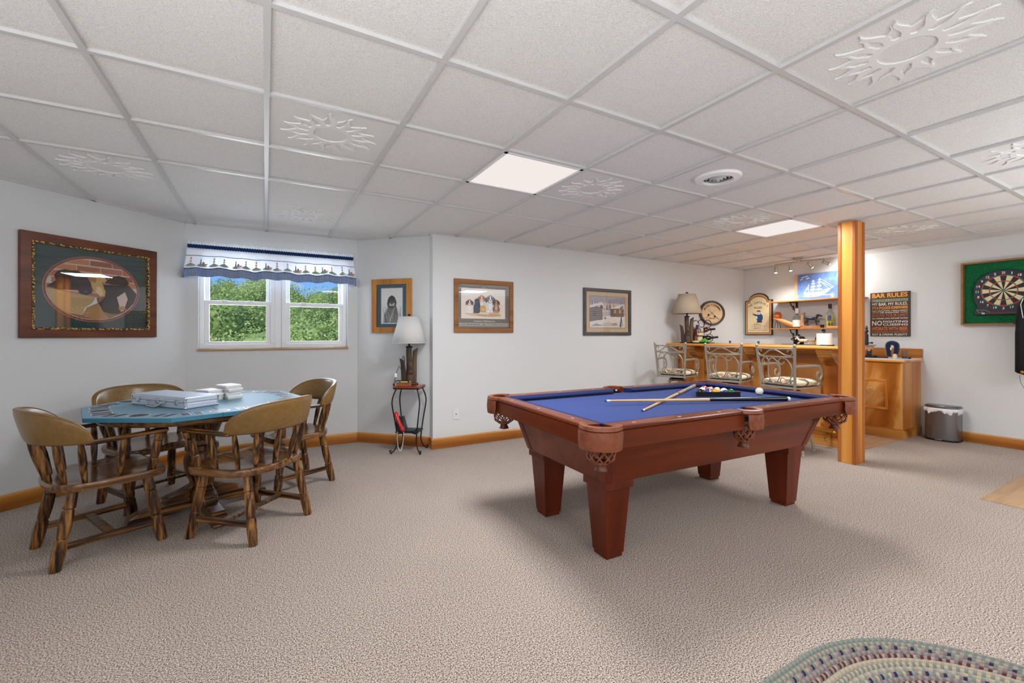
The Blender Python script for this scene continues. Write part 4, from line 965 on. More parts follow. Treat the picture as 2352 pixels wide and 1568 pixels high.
# ------------------------------------------------------------------ picture frames on the walls
RW = -PI / 2
def picture(name, label, cx, cy, z, rz, w_, h_, b_, fmat, dep=.028, cat='picture', glass=True, bev=.004, lip=None):
    t = thing(name, label, cat, (cx, cy, z), rz)
    mb = MB(); mb.frame(w_, h_, b_, -.002, -dep); mb.build('frame', fmat, t, smooth=0, bev=bev)
    if lip:
        mb = MB(); mb.frame(w_ - 2 * b_ + .004, h_ - 2 * b_ + .004, .016, -.004, -dep - .002); mb.build('inner_lip', lip, t, smooth=0, bev=.002)
    mb = MB(); mb.box(-w_ / 2 + .006, -.006, -h_ / 2 + .006, w_ / 2 - .006, -.002, h_ / 2 - .006); mb.build('backing', C('#5A4A3A', .8), t, smooth=0)
    if glass:
        mb = MB(); y = -dep + .008; mb.box(-w_ / 2 + b_ - .003, y, -h_ / 2 + b_ - .003, w_ / 2 - b_ + .003, y + .002, h_ / 2 - b_ + .003); mb.build('glass', M_picglass, t, smooth=0)
    return t
# big oval dog picture
def goldlip():
    m, nt, b = newmat('gilded_lip'); mp = coords(nt); v = nt.nodes.new('ShaderNodeTexVoronoi'); v.inputs['Scale'].default_value = 75; nt.links.new(mp.outputs[0], v.inputs['Vector'])
    r = ramp(nt, [(.25, hx('#C9A65A')), (.5, hx('#6A4A1C')), (.8, hx('#2A1A10'))]); nt.links.new(v.outputs['Distance'], r.inputs[0]); nt.links.new(r.outputs[0], b.inputs['Base Color']); setp(b, rough=.4, metal=.4); bump(nt, b, v.outputs['Distance'], .6, .004); return m
M_wal = wood('walnut_frame', [(0.3, '#47200F'), (0.6, '#6B3519'), (0.85, '#7F4524')], 'x', 12, 10, .3, .6)
p = picture('framed_dog_picture', 'large walnut framed oval picture of dogs before a brick wall', -1.217, 4.713, 1.595, math.atan2(5.20 - 3.628, -0.68 + 2.4), .90, .775, .064, M_wal, .034, lip=goldlip())
W = '#33494B'
polys = [(rect(-.40, -.34, .40, .34), W), (ell(0, 0, .322, .264, 48), '#A85F55'), (ell(0, 0, .314, .256, 48), W), (ell(0, 0, .308, .251, 48), '#A0564C'), (ell(0, 0, .302, .245, 48), '#CDBFAE')]
def clip(x, z): return (x / .302) ** 2 + (z / .245) ** 2 < 1
def inoval(P):
    out = []
    for x, z in P:
        k = math.hypot(x / .300, z / .243); out.append((x / k, z / k) if k > 1 else (x, z))
    return out
g = random.Random(5)
for r_ in range(6):
    z0 = .232 - .052 * r_; 
    for c_ in range(5):
        x0 = -.34 + .155 * c_ + (.07 if r_ % 2 else 0); P = [(x0 + .15 * i / 6, z0) for i in range(7)] + [(x0 + .15 * i / 6, z0 - .042) for i in range(6, -1, -1)]
        if sum(clip(*q_) for q_ in P) >= 3: polys.append((inoval(P), g.choice(['#A9674A', '#B5714D', '#9A5A45', '#AD7060', '#BF7F56'])))
polys += [(inoval([(-.303, -.0), (-.108, -.039), (.03, -.06), (.30, -.02), (.29, -.06), (.2, -.18), (.1, -.235), (0, -.245), (-.1, -.232), (-.2, -.185), (-.273, -.114)]), '#8F6E52'),
          ([(-.255, .085), (-.232, .126), (-.189, .142), (-.157, .136), (-.113, .142), (-.068, .113), (-.042, .081), (-.016, .019), (-.022, -.028), (-.057, -.049), (-.097, -.039), (-.113, -.012), (-.232, -.017), (-.298, -.0), (-.242, .05)], '#2A2228'),
          ([(-.11, .06), (-.06, .07), (-.02, .03), (-.02, -.03), (-.06, -.05), (-.1, -.03)], '#352C34'), (ell(-.06, -.02, .010, .006), '#6A6070'),
          ([(.083, .088), (.118, .115), (.162, .134), (.214, .119), (.241, .076), (.228, .055), (.118, .055), (.068, .064)], '#231C20'),
          (inoval([(.056, .048), (.241, .057), (.298, -.009), (.282, -.09), (.23, -.15), (.156, -.19), (.111, -.191), (.049, -.172), (.025, -.108), (.068, -.05)]), '#2E2930'),
          ([(-.042, .088), (-.034, .121), (.001, .142), (.043, .148), (.065, .126), (.083, .096), (.071, .068), (.043, .062), (.056, .026), (.071, -.009), (.065, -.05), (.037, -.052), (.001, -.019), (-.022, .018), (-.028, .054)], '#C9A468'),
          ([(-.034, .114), (-.004, .118), (.01, .08), (-.001, .055), (-.028, .062), (-.042, .081)], '#A5763F'), (ell(.033, .117, .006, .008), '#20160F'), (ell(.078, .098, .008, .008), '#241A16'), ([(.012, .03), (.04, .02), (.055, -.03), (.035, -.05), (.005, -.02)], '#DCC08A'),
          (inoval([(-.300, -.012), (-.108, -.042), (.007, -.060), (.016, -.103), (-.057, -.149), (-.082, -.210), (-.17, -.195), (-.2, -.185), (-.273, -.114)]), '#C2A377'), ([(.007, -.055), (.016, -.108), (-.057, -.149), (-.08, -.206), (-.07, -.15), (-.02, -.11)], '#DDE0DE'),
          (inoval([(-.057, -.149), (.025, -.111), (.062, -.193), (.099, -.230), (-.016, -.242), (-.075, -.215)]), '#B58A5E'), ([(.15, -.05), (.21, .0), (.23, -.06), (.20, -.16), (.18, -.17)], '#D8BFB4'), ([(.16, -.13), (.2, -.12), (.22, -.15), (.17, -.16)], '#B98A5A')]
art(p, polys, -.0065)
# small charcoal dog picture
tx = math.atan2(4.56 - 5.20, 1.566 - .92)
p = picture('framed_dog_drawing', 'oak framed pencil drawing of a dog behind the table lamp', 1.238, 4.880, 1.551, tx, .50, .602, .062, wood('rustic_oak', [(0.28, '#5A340F'), (0.42, '#A4692A'), (0.7, '#BE8540')], 'z', 14, 8, .4, .8), .026)
polys = [(rect(-.2, -.25, .2, .25), '#27536A'), (rect(-.135, -.20, .135, .20), '#DCDCD8'), (rect(-.128, -.193, .128, .193), '#E9E9E7')]
polys += [([(-.09, -.19), (-.10, -.10), (-.06, -.04), (-.03, .03), (.04, .03), (.07, -.04), (.08, -.12), (.06, -.19)], '#6F6F70'), ([(-.05, -.02), (-.06, .03), (-.04, .08), (0, .105), (.04, .09), (.06, .04), (.05, -.01), (0, -.03)], '#3E3E40'),
          ([(-.055, .06), (-.035, .10), (0, .12), (.035, .10), (.055, .06), (.05, .03), (.03, .06), (0, .07), (-.03, .06), (-.05, .03)], '#2C2C2E'), ([(-.03, .0), (.03, .0), (.04, .025), (0, .04), (-.035, .025)], '#B9B9B8'), (ell(0, .028, .014, .01), '#1E1E1E'), (ell(-.024, .06, .006, .006), '#111111'), (ell(.024, .06, .006, .006), '#111111')]
g = random.Random(8)
for i in range(46):
    x = g.uniform(-.115, .115); a = g.uniform(-.6, .6); L = g.uniform(.08, .2 if i % 9 else .3); x1 = max(-.12, min(.12, x + L * math.sin(a))); z1 = min(.18, -.19 + L)
    polys.append(([(x - .002, -.19), (x + .002, -.19), (x1 + .0008, z1), (x1 - .0008, z1)], g.choice(['#8C8C8C', '#E6E6E4', '#B0B0B0', '#D5D5D4', '#5C5C5C'])))
art(p, polys, -.0065)
# puppies poster
p = picture('framed_puppy_poster', 'wide oak framed poster of six puppies sitting in a row', 2.18, 4.46, 1.552, 0, .748, .595, .050, wood('golden_oak', [(0.3, '#6E4216'), (0.6, '#96602A'), (0.85, '#A8713A')], 'x', 12, 12, .35, .6), .026)
def dog(cx, cz, s_, body, head, ear, muzzle, sit=True):
    return [([(cx - .035 * s_, cz), (cx - .042 * s_, cz + .04 * s_), (cx - .022 * s_, cz + .085 * s_), (cx + .022 * s_, cz + .085 * s_), (cx + .042 * s_, cz + .04 * s_), (cx + .035 * s_, cz)], body),
            (ell(cx - .016 * s_, cz + .008 * s_, .012 * s_, .009 * s_), muzzle), (ell(cx + .016 * s_, cz + .008 * s_, .012 * s_, .009 * s_), muzzle), (ell(cx, cz + .05 * s_, .016 * s_, .032 * s_), muzzle),
            (ell(cx, cz + .102 * s_, .030 * s_, .030 * s_), head), ([(cx - .026 * s_, cz + .122 * s_), (cx - .042 * s_, cz + .105 * s_), (cx - .038 * s_, cz + .07 * s_), (cx - .024 * s_, cz + .085 * s_)], ear), ([(cx + .026 * s_, cz + .122 * s_), (cx + .042 * s_, cz + .105 * s_), (cx + .038 * s_, cz + .07 * s_), (cx + .024 * s_, cz + .085 * s_)], ear),
            (ell(cx, cz + .088 * s_, .014 * s_, .013 * s_), muzzle), ([(cx - .005 * s_, cz + .125 * s_), (cx + .005 * s_, cz + .125 * s_), (cx + .006 * s_, cz + .095 * s_), (cx - .006 * s_, cz + .095 * s_)], muzzle), (ell(cx, cz + .092 * s_, .005 * s_, .004 * s_), '#1C1512'), (ell(cx - .012 * s_, cz + .108 * s_, .004 * s_, .004 * s_), '#1C1512'), (ell(cx + .012 * s_, cz + .108 * s_, .004 * s_, .004 * s_), '#1C1512')]
polys = [(rect(-.335, -.26, .335, .26), '#6B6157'), (rect(-.287, -.142, .270, .198), '#EBE3DC'), (rect(-.287, -.142, .270, .03), '#E7DACD'), (ell(-.02, -.085, .22, .028), '#D9B892'), (ell(.06, -.10, .16, .018), '#C9A070')]
polys += dog(-.185, -.08, 1.15, '#E6E0DA', '#7A4A2C', '#5A321C', '#EFEAE4') + dog(-.035, -.04, 1.25, '#D8CFC6', '#B5774A', '#A0603A', '#F0E8DF') + dog(.075, -.07, 1.5, '#DADAD8', '#7E8084', '#5E6064', '#EFEFEE') + dog(.150, -.07, 1.15, '#8A5A40', '#6A4028', '#5A3420', '#C9A58A')
polys += [([(-.135, -.08), (-.14, -.02), (-.12, .05), (-.09, .07), (-.06, .05), (-.05, -.02), (-.06, -.08)], '#26354E'), (ell(-.095, .055, .03, .03), '#2C3D58'), (ell(-.02, -.03, .040, .042), '#D9A45C'), (ell(-.018, -.035, .018, .016), '#E6C08A'), (ell(-.018, -.03, .005, .004), '#2A1A10'), ([(-.08, -.09), (.06, -.095), (.05, -.07), (-.06, -.065)], '#E3D3C0'), (rect(-.335, -.226, .335, -.221), '#D8D2CA'), (rect(-.335, -.198, .335, -.193), '#D8D2CA')]
art(p, polys, -.0065)
mb = MB(); text(mb, 'Southeastern Wildlife Exposition', 0, -.172, .27, .022, -.0125, .0); text(mb, 'February 13, 14, 15, 1987  Charleston, South Carolina', 0, -.2095, .62, .015, -.0125, .01); text(mb, 'Palmetto', -.01, .212, .04, .008, -.0125, .0)
mb.build('lettering', C('#E6E2DA', .6), p, smooth=0)
# snowy cabins print
p = picture('framed_winter_print', 'grey framed print of snowy log cabins on the back wall left of the bar lamp', 4.028, 4.46, 1.531, 0, .835, .622, .042, wood('grey_wood', [(0.3, '#3E3C3C'), (0.7, '#565352')], 'x', 12, 12, .45, .5), .026)
polys = [(rect(-.38, -.28, .38, .28), '#C9AE8C'), (rect(-.318, -.214, .318, .214), '#8E6E62'), (rect(-.312, -.208, .312, .208), '#B9AEB2'), (rect(-.312, .0, .312, .12), '#CDBBB2'), ([(-.1, .02), (.1, .05), (.2, .15), (-.05, .13)], '#D9C3AE'), (rect(-.312, .12, .312, .208), '#A39CA6')]
g = random.Random(9)
for i in range(26):
    x = g.uniform(-.3, .3); h_ = g.uniform(.06, .13); polys.append(([(x - .012, .03), (x + .012, .03), (x, .05 + h_)], g.choice(['#7E7A86', '#8C8690', '#6E6C78'])))
polys += [([(-.312, -.208), (.312, -.208), (.312, -.05), (.1, -.04), (-.1, -.06), (-.312, -.09)], '#E0D8D2'), ([(-.312, -.13), (-.312, .06), (-.10, .06), (-.09, -.10)], '#6E5F5C'), ([(-.312, .05), (-.312, .085), (-.10, .135), (-.05, .055), (-.08, .05), (-.11, .10)], '#DDD8DA'), ([(-.11, .10), (-.15, .055), (-.07, .055)], '#5A4E4E'),
          (rect(-.26, -.06, -.2, .02), '#57494A'), ([(.05, -.06), (.05, .045), (.19, .05), (.29, .045), (.29, -.06)], '#6A5B58'), ([(.01, .045), (.27, .115), (.31, .055), (.27, .10), (.2, .06)], '#E4DEDC'), (rect(.11, -.01, .145, .035), '#E6A95A'), (rect(.2, -.01, .24, .04), '#E6A050'), (rect(.125, -.01, .129, .035), '#6A4630'), (rect(.218, -.01, .222, .04), '#6A4630'),
          ([(.21, -.2), (.24, -.05), (.252, -.05), (.24, -.2)], '#5C5458'), ([(.27, -.19), (.245, -.05), (.24, -.06), (.26, -.19)], '#5C5458'), ([(-.2, -.19), (0, -.13), (.12, -.15), (.2, -.19)], '#CFC2B8'), ([(-.3, -.19), (-.2, -.15), (-.1, -.18)], '#9C9CAE'), ([(.05, -.16), (.15, -.14), (.18, -.17), (.1, -.18)], '#B59A84'), (ell(-.05, -.08, .025, .018), '#9C8C84')]
for i in range(7):
    z = -.11 + .024 * i; polys.append((rect(-.312, z, -.11, z + .004), '#B9AFAE'))
for i in range(4):
    z = -.045 + .022 * i; polys.append((rect(.05, z, .29, z + .003), '#A89C9A'))
art(p, polys, -.0065)
# round fisherman sign
p = thing('fisherman_sign', 'round wooden sign with crossed fishing rods on the back wall by the bar', 'sign', (6.208, 4.46, 1.571), 0); p.scale = (1.6, 1, 1); KS = .625
mb = MB(Matrix.Rotation(PI / 2, 4, 'X')); mb.lathe([(.195, .002), (.195, .022), (.187, .034), (.170, .032), (.164, .012), (.164, .002), (.195, .002)], 56, cap=False); mb.build('rim', C('#54463E', .5), p)
mb = MB(Matrix.Rotation(PI / 2, 4, 'X')); mb.lathe([(.168, .004), (.168, .014), (0, .014)], 56); mb.build('face', wood('pale_sign_wood', [(0.3, '#D2B48A'), (0.7, '#E2C9A0')], 'x', 6, 10, .6), p)
mb = MB(); y = -.0155; arctext(mb, 'AN OLD FISHERMAN', 0, 0, .130, 90, 140, .034, y, .015); text(mb, 'LIVES HERE', -.006, -.086, .10, .022, y, .012); arctext(mb, 'WITH HIS BEST CATCH', 0, 0, KS * .232, -90, 116, .016, y, 0, True)
for a, b_, w0, w1 in (((-.11, .10), (.145, -.145), .004, .014), ((.10, .10), (-.15, -.135), .003, .010)):
    a = (a[0] * KS, a[1] * KS); b_ = (b_[0] * KS, b_[1] * KS); w0 *= .7; w1 *= .7; d = Vector((b_[0] - a[0], b_[1] - a[1])).normalized(); n_ = Vector((-d.y, d.x)); mb.poly([(a[0] + n_.x * w0 / 2, y, a[1] + n_.y * w0 / 2), (a[0] - n_.x * w0 / 2, y, a[1] - n_.y * w0 / 2), (b_[0] - n_.x * w1 / 2, y, b_[1] - n_.y * w1 / 2), (b_[0] + n_.x * w1 / 2, y, b_[1] + n_.y * w1 / 2)])
for c_ in ((-.092, -.05), (.062, -.085)): mb.poly([(a, y - .0003, b_) for a, b_ in ell(c_[0] * KS, c_[1] * KS, .015, .016, 18)])
mb.build('lettering', C('#3A2418', .7), p, smooth=0)
# bar rules
p = thing('bar_rules_sign', 'dark brown bar rules sign with orange and white lettering on the right wall', 'sign', (7.06, 2.4915, 1.493), RW)
mb = MB(); mb.box(-.204, -.026, -.285, .204, -.002, .285); mb.build('board', C('#4A352B', .6), p, smooth=0, bev=.002)
O1, O2, G1, W1 = '#E39A35', '#C56A35', '#A9B89A', '#E6E0D6'
rows = [('BAR RULES', .245, .058, .365, O1, .03), ('BARTENDER IS ALWAYS RIGHT', .180, .030, .36, '#3F3A30', .01), ('MY BAR. MY RULES.', .132, .038, .365, W1, .0), ("IT'S 5 O'CLOCK SOMEWHERE", .084, .036, .365, O1, .03), ("NO HOOTIN', HOLLORIN'", .044, .018, .365, W1, .01), ("OR SHOUTIN'", .022, .017, .20, W1, .01), ('KNOW YOUR LIMIT', -.014, .038, .365, O2, .0), ('NO WORRIES UNTIL FURTHER NOTICE', -.054, .016, .365, W1, .01),
        ('NO', -.114, .062, .105, W1, .01), ('FIGHTING', -.096, .026, .25, W1, .01), ('CUSSING', -.134, .028, .25, W1, .01), ('HYDRATE WITH BEER', -.186, .046, .365, O2, .03), ("IF YOU'RE DRINKIN' YOU AREN'T DRIVIN'", -.228, .018, .365, O2, .01), ('EAT & DRINK PLENTY', -.262, .026, .36, '#C9D4BC', .01)]
for tx_, z, h_, w_, c_, bo in rows:
    mb = MB(); x = -.13 if tx_ == 'NO' else (.058 if tx_ in ('FIGHTING', 'CUSSING') else 0); text(mb, tx_, x, z, w_, h_, -.0268, bo); mb.build('lettering', C(c_, .6), p, smooth=0, recalc=False)
for s_ in (-1, 1): mb = MB(); mb.poly([(s_ * .11, -.0268, .020), (s_ * .18, -.0268, .020), (s_ * .18, -.0268, .024), (s_ * .11, -.0268, .024)]); mb.build('dash', C(W1, .6), p, smooth=0, recalc=False)
mb = MB(); mb.poly([(-.185, -.0264, .163), (.185, -.0264, .163), (.185, -.0264, .197), (-.185, -.0264, .197)]); mb.build('colour_band', C('#8E9C80', .6), p, smooth=0, recalc=False)
# captain's rules
p = thing('captains_rules_sign', "cream arched sign headed the captain's rules beside the shelves", 'sign', (7.06, 4.197, 1.515), RW)
def arch(w_, h0, r_, n=20, zb=-.295):
    return [(-w_, zb), (w_, zb), (w_, h0)] + ell(0, h0 - .0, r_, r_ * .72, n, 0, 0, PI) + [(-w_, h0)]
mb = MB(); mb.prism(arch(.222, .275, .158), -.030, -.002, 'y'); mb.build('board', C('#2E241E', .5), p, smooth=0)
mb = MB(); mb.prism(arch(.208, .262, .152, zb=-.281), -.0315, -.0295, 'y'); mb.build('border', C('#C4955F', .5), p, smooth=0)
mb = MB(); mb.prism(arch(.188, .240, .142, zb=-.262), -.0325, -.0310, 'y'); mb.build('border_line', C('#8A5422', .5), p, smooth=0)
mb = MB(); mb.prism(arch(.178, .230, .136, zb=-.252), -.0335, -.0320, 'y'); mb.build('face', C('#E3CFA6', .5), p, smooth=0)
y = -.0345; mb = MB(); arctext(mb, "THE CAPTAIN'S", 0, .02, .215, 90, 96, .036, y, .01); text(mb, 'RULES', 0, .152, .125, .032, y, .01); text(mb, 'RULE # 1:', -.01, -.118, .12, .020, y, .01); text(mb, 'The Captain is always right.', 0, -.148, .23, .017, y, 0); text(mb, 'RULE # 2:', -.01, -.182, .12, .020, y, .01); text(mb, 'If the Captain is wrong, see Rule # 1.', .005, -.215, .31, .015, y, 0)
mb.build('lettering', C('#3A3028', .6), p, smooth=0)
sk = [([(-.01, -.075), (-.03, -.03), (-.03, .02), (-.01, .045), (.04, .055), (.075, .02), (.075, -.03), (.055, -.08)], '#2C4C74'), ([(-.03, -.03), (-.03, .02), (-.01, .01), (-.012, -.03)], '#D9D2C4'), ([(-.02, .04), (-.075, .055), (-.085, .038), (-.03, .012)], '#2C4C74'), (ell(-.088, .055, .010, .016), '#D9A06A'), (ell(.012, .068, .030, .024), '#D9B08A'), ([(-.01, .048), (.0, .038), (.03, .042), (.04, .07), (.02, .055)], '#EFEAE0'), ([(-.028, .088), (-.012, .105), (.025, .108), (.045, .088), (.035, .078), (-.01, .082)], '#27425E'), (rect(-.026, .078, .03, .086), '#E6E2D8'), ([(-.03, -.09), (.07, -.09), (.06, -.075), (-.015, -.075)], '#3A2A1E')]
art(p, sk, y, 'seaman_picture')
# ship painting leaning on the upper shelf
p = thing('ship_painting', 'blue painting of a white sailing ship on rough boards, standing on the shelf', 'painting', (6.995, 3.285, SH1), RW); p.rotation_euler = (R(-4.5), 0, RW)
g = random.Random(2); mb = MB(); LZ = .40
L_ = [(-.345 + g.uniform(-.006, .006), LZ * i / 14) for i in range(15)]
mb.prism(L_ + [(.335, LZ), (.335, 0)], -.004, .012, 'y'); mb.build('plank', wood('raw_plank', [(0.3, '#B98E6A'), (0.7, '#DDB893')], 'z', 8, 6, .7), p, smooth=0)
mb = MB(); mb.box(-.30, -.010, .006, .262, -.003, .392); mb.build('canvas', speckle('ship_blue', [(0.3, '#4E6EB0'), (0.6, '#6E8CC6'), (0.8, '#93ABD8')], 9, 5, .8, 0, 0), p, smooth=0)
mb = MB(); mb.box(.275, -.012, 0, .315, -.003, .396); mb.build('edge_board', wood('weathered', [(0.3, '#8C7C6C'), (0.7, '#B7A592')], 'z', 10, 8, .8), p, smooth=0)
def ln(mb, pts, w_, y):
    for a, b_ in zip(pts, pts[1:]):
        d = Vector((b_[0] - a[0], b_[1] - a[1])); 
        if d.length < 1e-6: continue
        d.normalize(); n_ = Vector((-d.y, d.x)) * w_ / 2; mb.poly([(a[0] + n_.x, y, a[1] + n_.y), (a[0] - n_.x, y, a[1] - n_.y), (b_[0] - n_.x, y, b_[1] - n_.y), (b_[0] + n_.x, y, b_[1] + n_.y)])
mb = MB(); y = -.0106
mb.poly([(a, y, b_) for a, b_ in [(-.21, .09), (-.20, .115), (.08, .115), (.14, .135), (.10, .105), (.06, .075), (-.18, .07)]])
ln(mb, [(-.235, .066), (-.1, .055), (0, .068), (.12, .062), (.15, .07)], .009, y); ln(mb, [(-.20, .052), (-.08, .045), (.02, .055)], .006, y)
for x, zt in ((-.145, .24), (-.085, .30), (-.005, .315)): ln(mb, [(x, .115), (x, zt)], .006, y)
for x, zs in ((-.085, (.15, .195, .24, .275)), (-.005, (.15, .20, .25, .29))):
    for i, z in enumerate(zs):
        h_ = .03 - .004 * i; w_ = .036 - .006 * i; mb.poly([(x - w_, y, z - h_ / 2), (x + w_, y, z - h_ / 2 + .006), (x + w_ * .85, y, z + h_ / 2), (x - w_ * .85, y, z + h_ / 2)])
ln(mb, [(.08, .12), (.185, .17), (-.005, .31)], .005, y); ln(mb, [(.06, .13), (.165, .163), (.0, .27)], .005, y); ln(mb, [(.02, .13), (.12, .15), (.03, .24)], .005, y); ln(mb, [(-.145, .22), (-.20, .12)], .005, y); ln(mb, [(-.145, .17), (-.18, .16)], .02, y)
for k in range(8): ln(mb, [(.165, .055), (.165 + .03 * math.cos(k * PI / 4), .055 + .03 * math.sin(k * PI / 4) * 1.2)], .004, y)
ln(mb, [(.235 + .02 * math.cos(a), .335 + .03 * math.sin(a)) for a in (1.9, 2.5, 3.1, 3.7, 4.3)], .005, y)
for a in ((-.27, .31), (-.25, .34), (-.2, .35), (-.18, .32)): ln(mb, [a, (a[0] + .04, a[1] + .012)], .012, y)
mb.build('painted_ship', C('#E9EDF5', .7), p, smooth=0, recalc=False)

# dartboard in its backing cabinet
p = thing('dartboard_cabinet', 'shallow wooden box lined with green carpet behind the dartboard', 'dart cabinet', (7.06, 1.497, 1.693), RW)
mb = MB(); mb.frame(.655, .712, .018, -.002, -.062); mb.build('frame', wood('box_pine', [(0.3, '#7C5228'), (0.7, '#A8773F')], 'x', 9, 12, .5), p, smooth=0)
mb = MB(); mb.box(-.312, -.012, -.34, .312, -.002, .34); mb.build('carpet_backing', speckle('green_carpet', [(0.3, '#0E4A2C'), (0.5, '#17633B'), (0.75, '#217A4A')], 130, 3, 1, .5, .006), p, smooth=0)
p = thing('dartboard', 'electronic dartboard with cream and black segments and white numbers', 'dartboard', (7.047, 1.497, 1.693), RW)
mb = MB(); P = [(-.222, -.245), (.222, -.245), (.232, -.215), (.20, -.16), (.232, -.06), (.232, .06), (.20, .15), (.125, .22), (.05, .245), (-.05, .245), (-.125, .22), (-.20, .15), (-.232, .06), (-.232, -.06), (-.20, -.16), (-.232, -.215)]
mb.prism(P, -.030, 0, 'y'); mb.build('housing', C('#232329', .45), p, smooth=0, bev=.006)
zc = .018; Y = -.0312
mb = MB(); mats = [C('#1B1B1D', .5), C('#D9C79C', .55), C('#B3272C', .5), C('#17806A', .5)]
def sec(r0, r1, a0, a1, k, y): mb.m = k; n_ = 5; mb.poly([(r1 * math.cos(a0 + (a1 - a0) * i / n_), y, zc + r1 * math.sin(a0 + (a1 - a0) * i / n_)) for i in range(n_ + 1)] + [(r0 * math.cos(a1 + (a0 - a1) * i / n_), y, zc + r0 * math.sin(a1 + (a0 - a1) * i / n_)) for i in range(n_ + 1)])
for i in range(20):
    a0 = PI / 2 - PI / 20 + i * PI / 10; a1 = a0 + PI / 10; d = i % 2 == 0
    sec(.016, .098, a0, a1, 0 if d else 1, Y); sec(.098, .108, a0, a1, 2 if d else 3, Y - .0004); sec(.108, .160, a0, a1, 0 if d else 1, Y); sec(.160, .172, a0, a1, 2 if d else 3, Y - .0004)
mb.m = 3; mb.poly([(a, Y - .0006, b_) for a, b_ in ell(0, zc, .018, .018, 20)]); mb.m = 2; mb.poly([(a, Y - .0009, b_) for a, b_ in ell(0, zc, .008, .008, 16)]); mb.build('segments', mats, p, smooth=0, recalc=False)
mb = MB()
for i, n_ in enumerate((20, 5, 12, 9, 14, 11, 8, 16, 7, 19, 3, 17, 2, 15, 10, 6, 13, 4, 18, 1)):
    a = PI / 2 + i * PI / 10; s_ = str(n_); text(mb, s_, .200 * math.cos(a), zc + .194 * math.sin(a), (.021 if s_ == '11' else .026) if len(s_) == 2 else (.007 if s_ == '1' else .015), .026, Y, .01)
mb.build('numbers', M_white, p, smooth=0)
mb = MB(); mb.box(-.13, -.0315, -.234, .16, -.030, -.216); mb.build('score_display', C('#5A2430', .3), p, smooth=0)
mb = MB(); mb.box(-.165, -.0315, -.234, -.14, -.030, -.220); mb.build('button', C('#C9C9C9', .4), p, smooth=0)
mb = MB(); [ln(mb, q_, .003, -.0312) for q_ in ([(-.205, -.185), (-.14, -.19), (-.10, -.215)], [(-.205, -.185), (-.19, -.215), (-.15, -.21)])]; mb.build('printed_graphic', C('#9A9AA2', .5), p, smooth=0, recalc=False)

# hanging soft case at the right edge
p = thing('soft_cue_case', 'long black soft case hanging in front of the dartboard at the right edge', 'case', (6.845, 1.285, .80), RW)
mb = MB()
def bag(u, v):
    a = 2 * PI * u; e = .5; wv = .092 - .022 * max(0, v - .55) / .45; k = min(1, (v / .05)) ** .5 * min(1, ((1 - v) / .06)) ** .5
    return (wv * k * math.copysign(abs(math.cos(a)) ** e, math.cos(a)), .045 * k * math.copysign(abs(math.sin(a)) ** .7, math.sin(a)), .80 * v)
mb.grid(bag, 32, 24, True); mb.build('case_body', speckle('black_vinyl', [(0.3, '#111113'), (0.7, '#1E1E20')], 90, 3, .38, .15, .004), p, smooth=60)
mb = MB(); mb.tube([bag(.5 + .0, v / 20) for v in range(1, 20)], .004, 6); mb.build('seam_piping', C('#2A2A2C', .3), p)
mb = MB(); mb.tube([(-.030, -.048, .60), (-.045, -.052, .74), (-.03, -.045, .80)], .003, 6); mb.build('zipper', M_alu, p)
mb = MB(); mb.tube([(0, 0, .78), (.012, .0, 1.1), (.012, 0, CEIL - .805)], .010, 6, flat=(1, .4)); mb.build('strap', M_black, p)
mb = MB(); mb.box(-.100, -.02, .54, -.085, .02, .585); mb.build('buckle', M_black, p, smooth=0)
mb = MB(); mb.ball((-.035, -.044, .045), .016, 12); mb.build('knob', M_gold, p)
mb = MB(); mb.tube(smoothpts([(-.06, 0, .01), (-.055, -.01, -.06), (-.03, -.01, -.12), (.0, 0, -.2)], 5), .0018, 6); mb.build('cord', M_black, p)
# ------------------------------------------------------------------ carved lamps
M_drift = wood('driftwood', [(0.25, '#281B12'), (0.5, '#4C3828'), (0.8, '#705A42')], 'z', 22, 9, .5, .8, bmp=.25)
def linen(name, h):
    m = speckle(name, [(0.3, h), (0.7, h)], 180, 4, .9, .1, .002); nt = m.node_tree; b = nt.nodes['Principled BSDF']; r = [n for n in nt.nodes if n.type == 'VALTORGB'][0]
    c = hx(h); r.color_ramp.elements[0].color = (c[0] * .86, c[1] * .86, c[2] * .86, 1); r.color_ramp.elements[-1].color = (min(1, c[0] * 1.06), min(1, c[1] * 1.06), min(1, c[2] * 1.06), 1)
    tr = nt.nodes.new('ShaderNodeBsdfTranslucent'); nt.links.new(r.outputs[0], tr.inputs[0]); mxs = nt.nodes.new('ShaderNodeMixShader'); mxs.inputs[0].default_value = .25
    nt.links.new(b.outputs[0], mxs.inputs[1]); nt.links.new(tr.outputs[0], mxs.inputs[2]); nt.links.new(mxs.outputs[0], nt.nodes['Material Output'].inputs[0]); return m
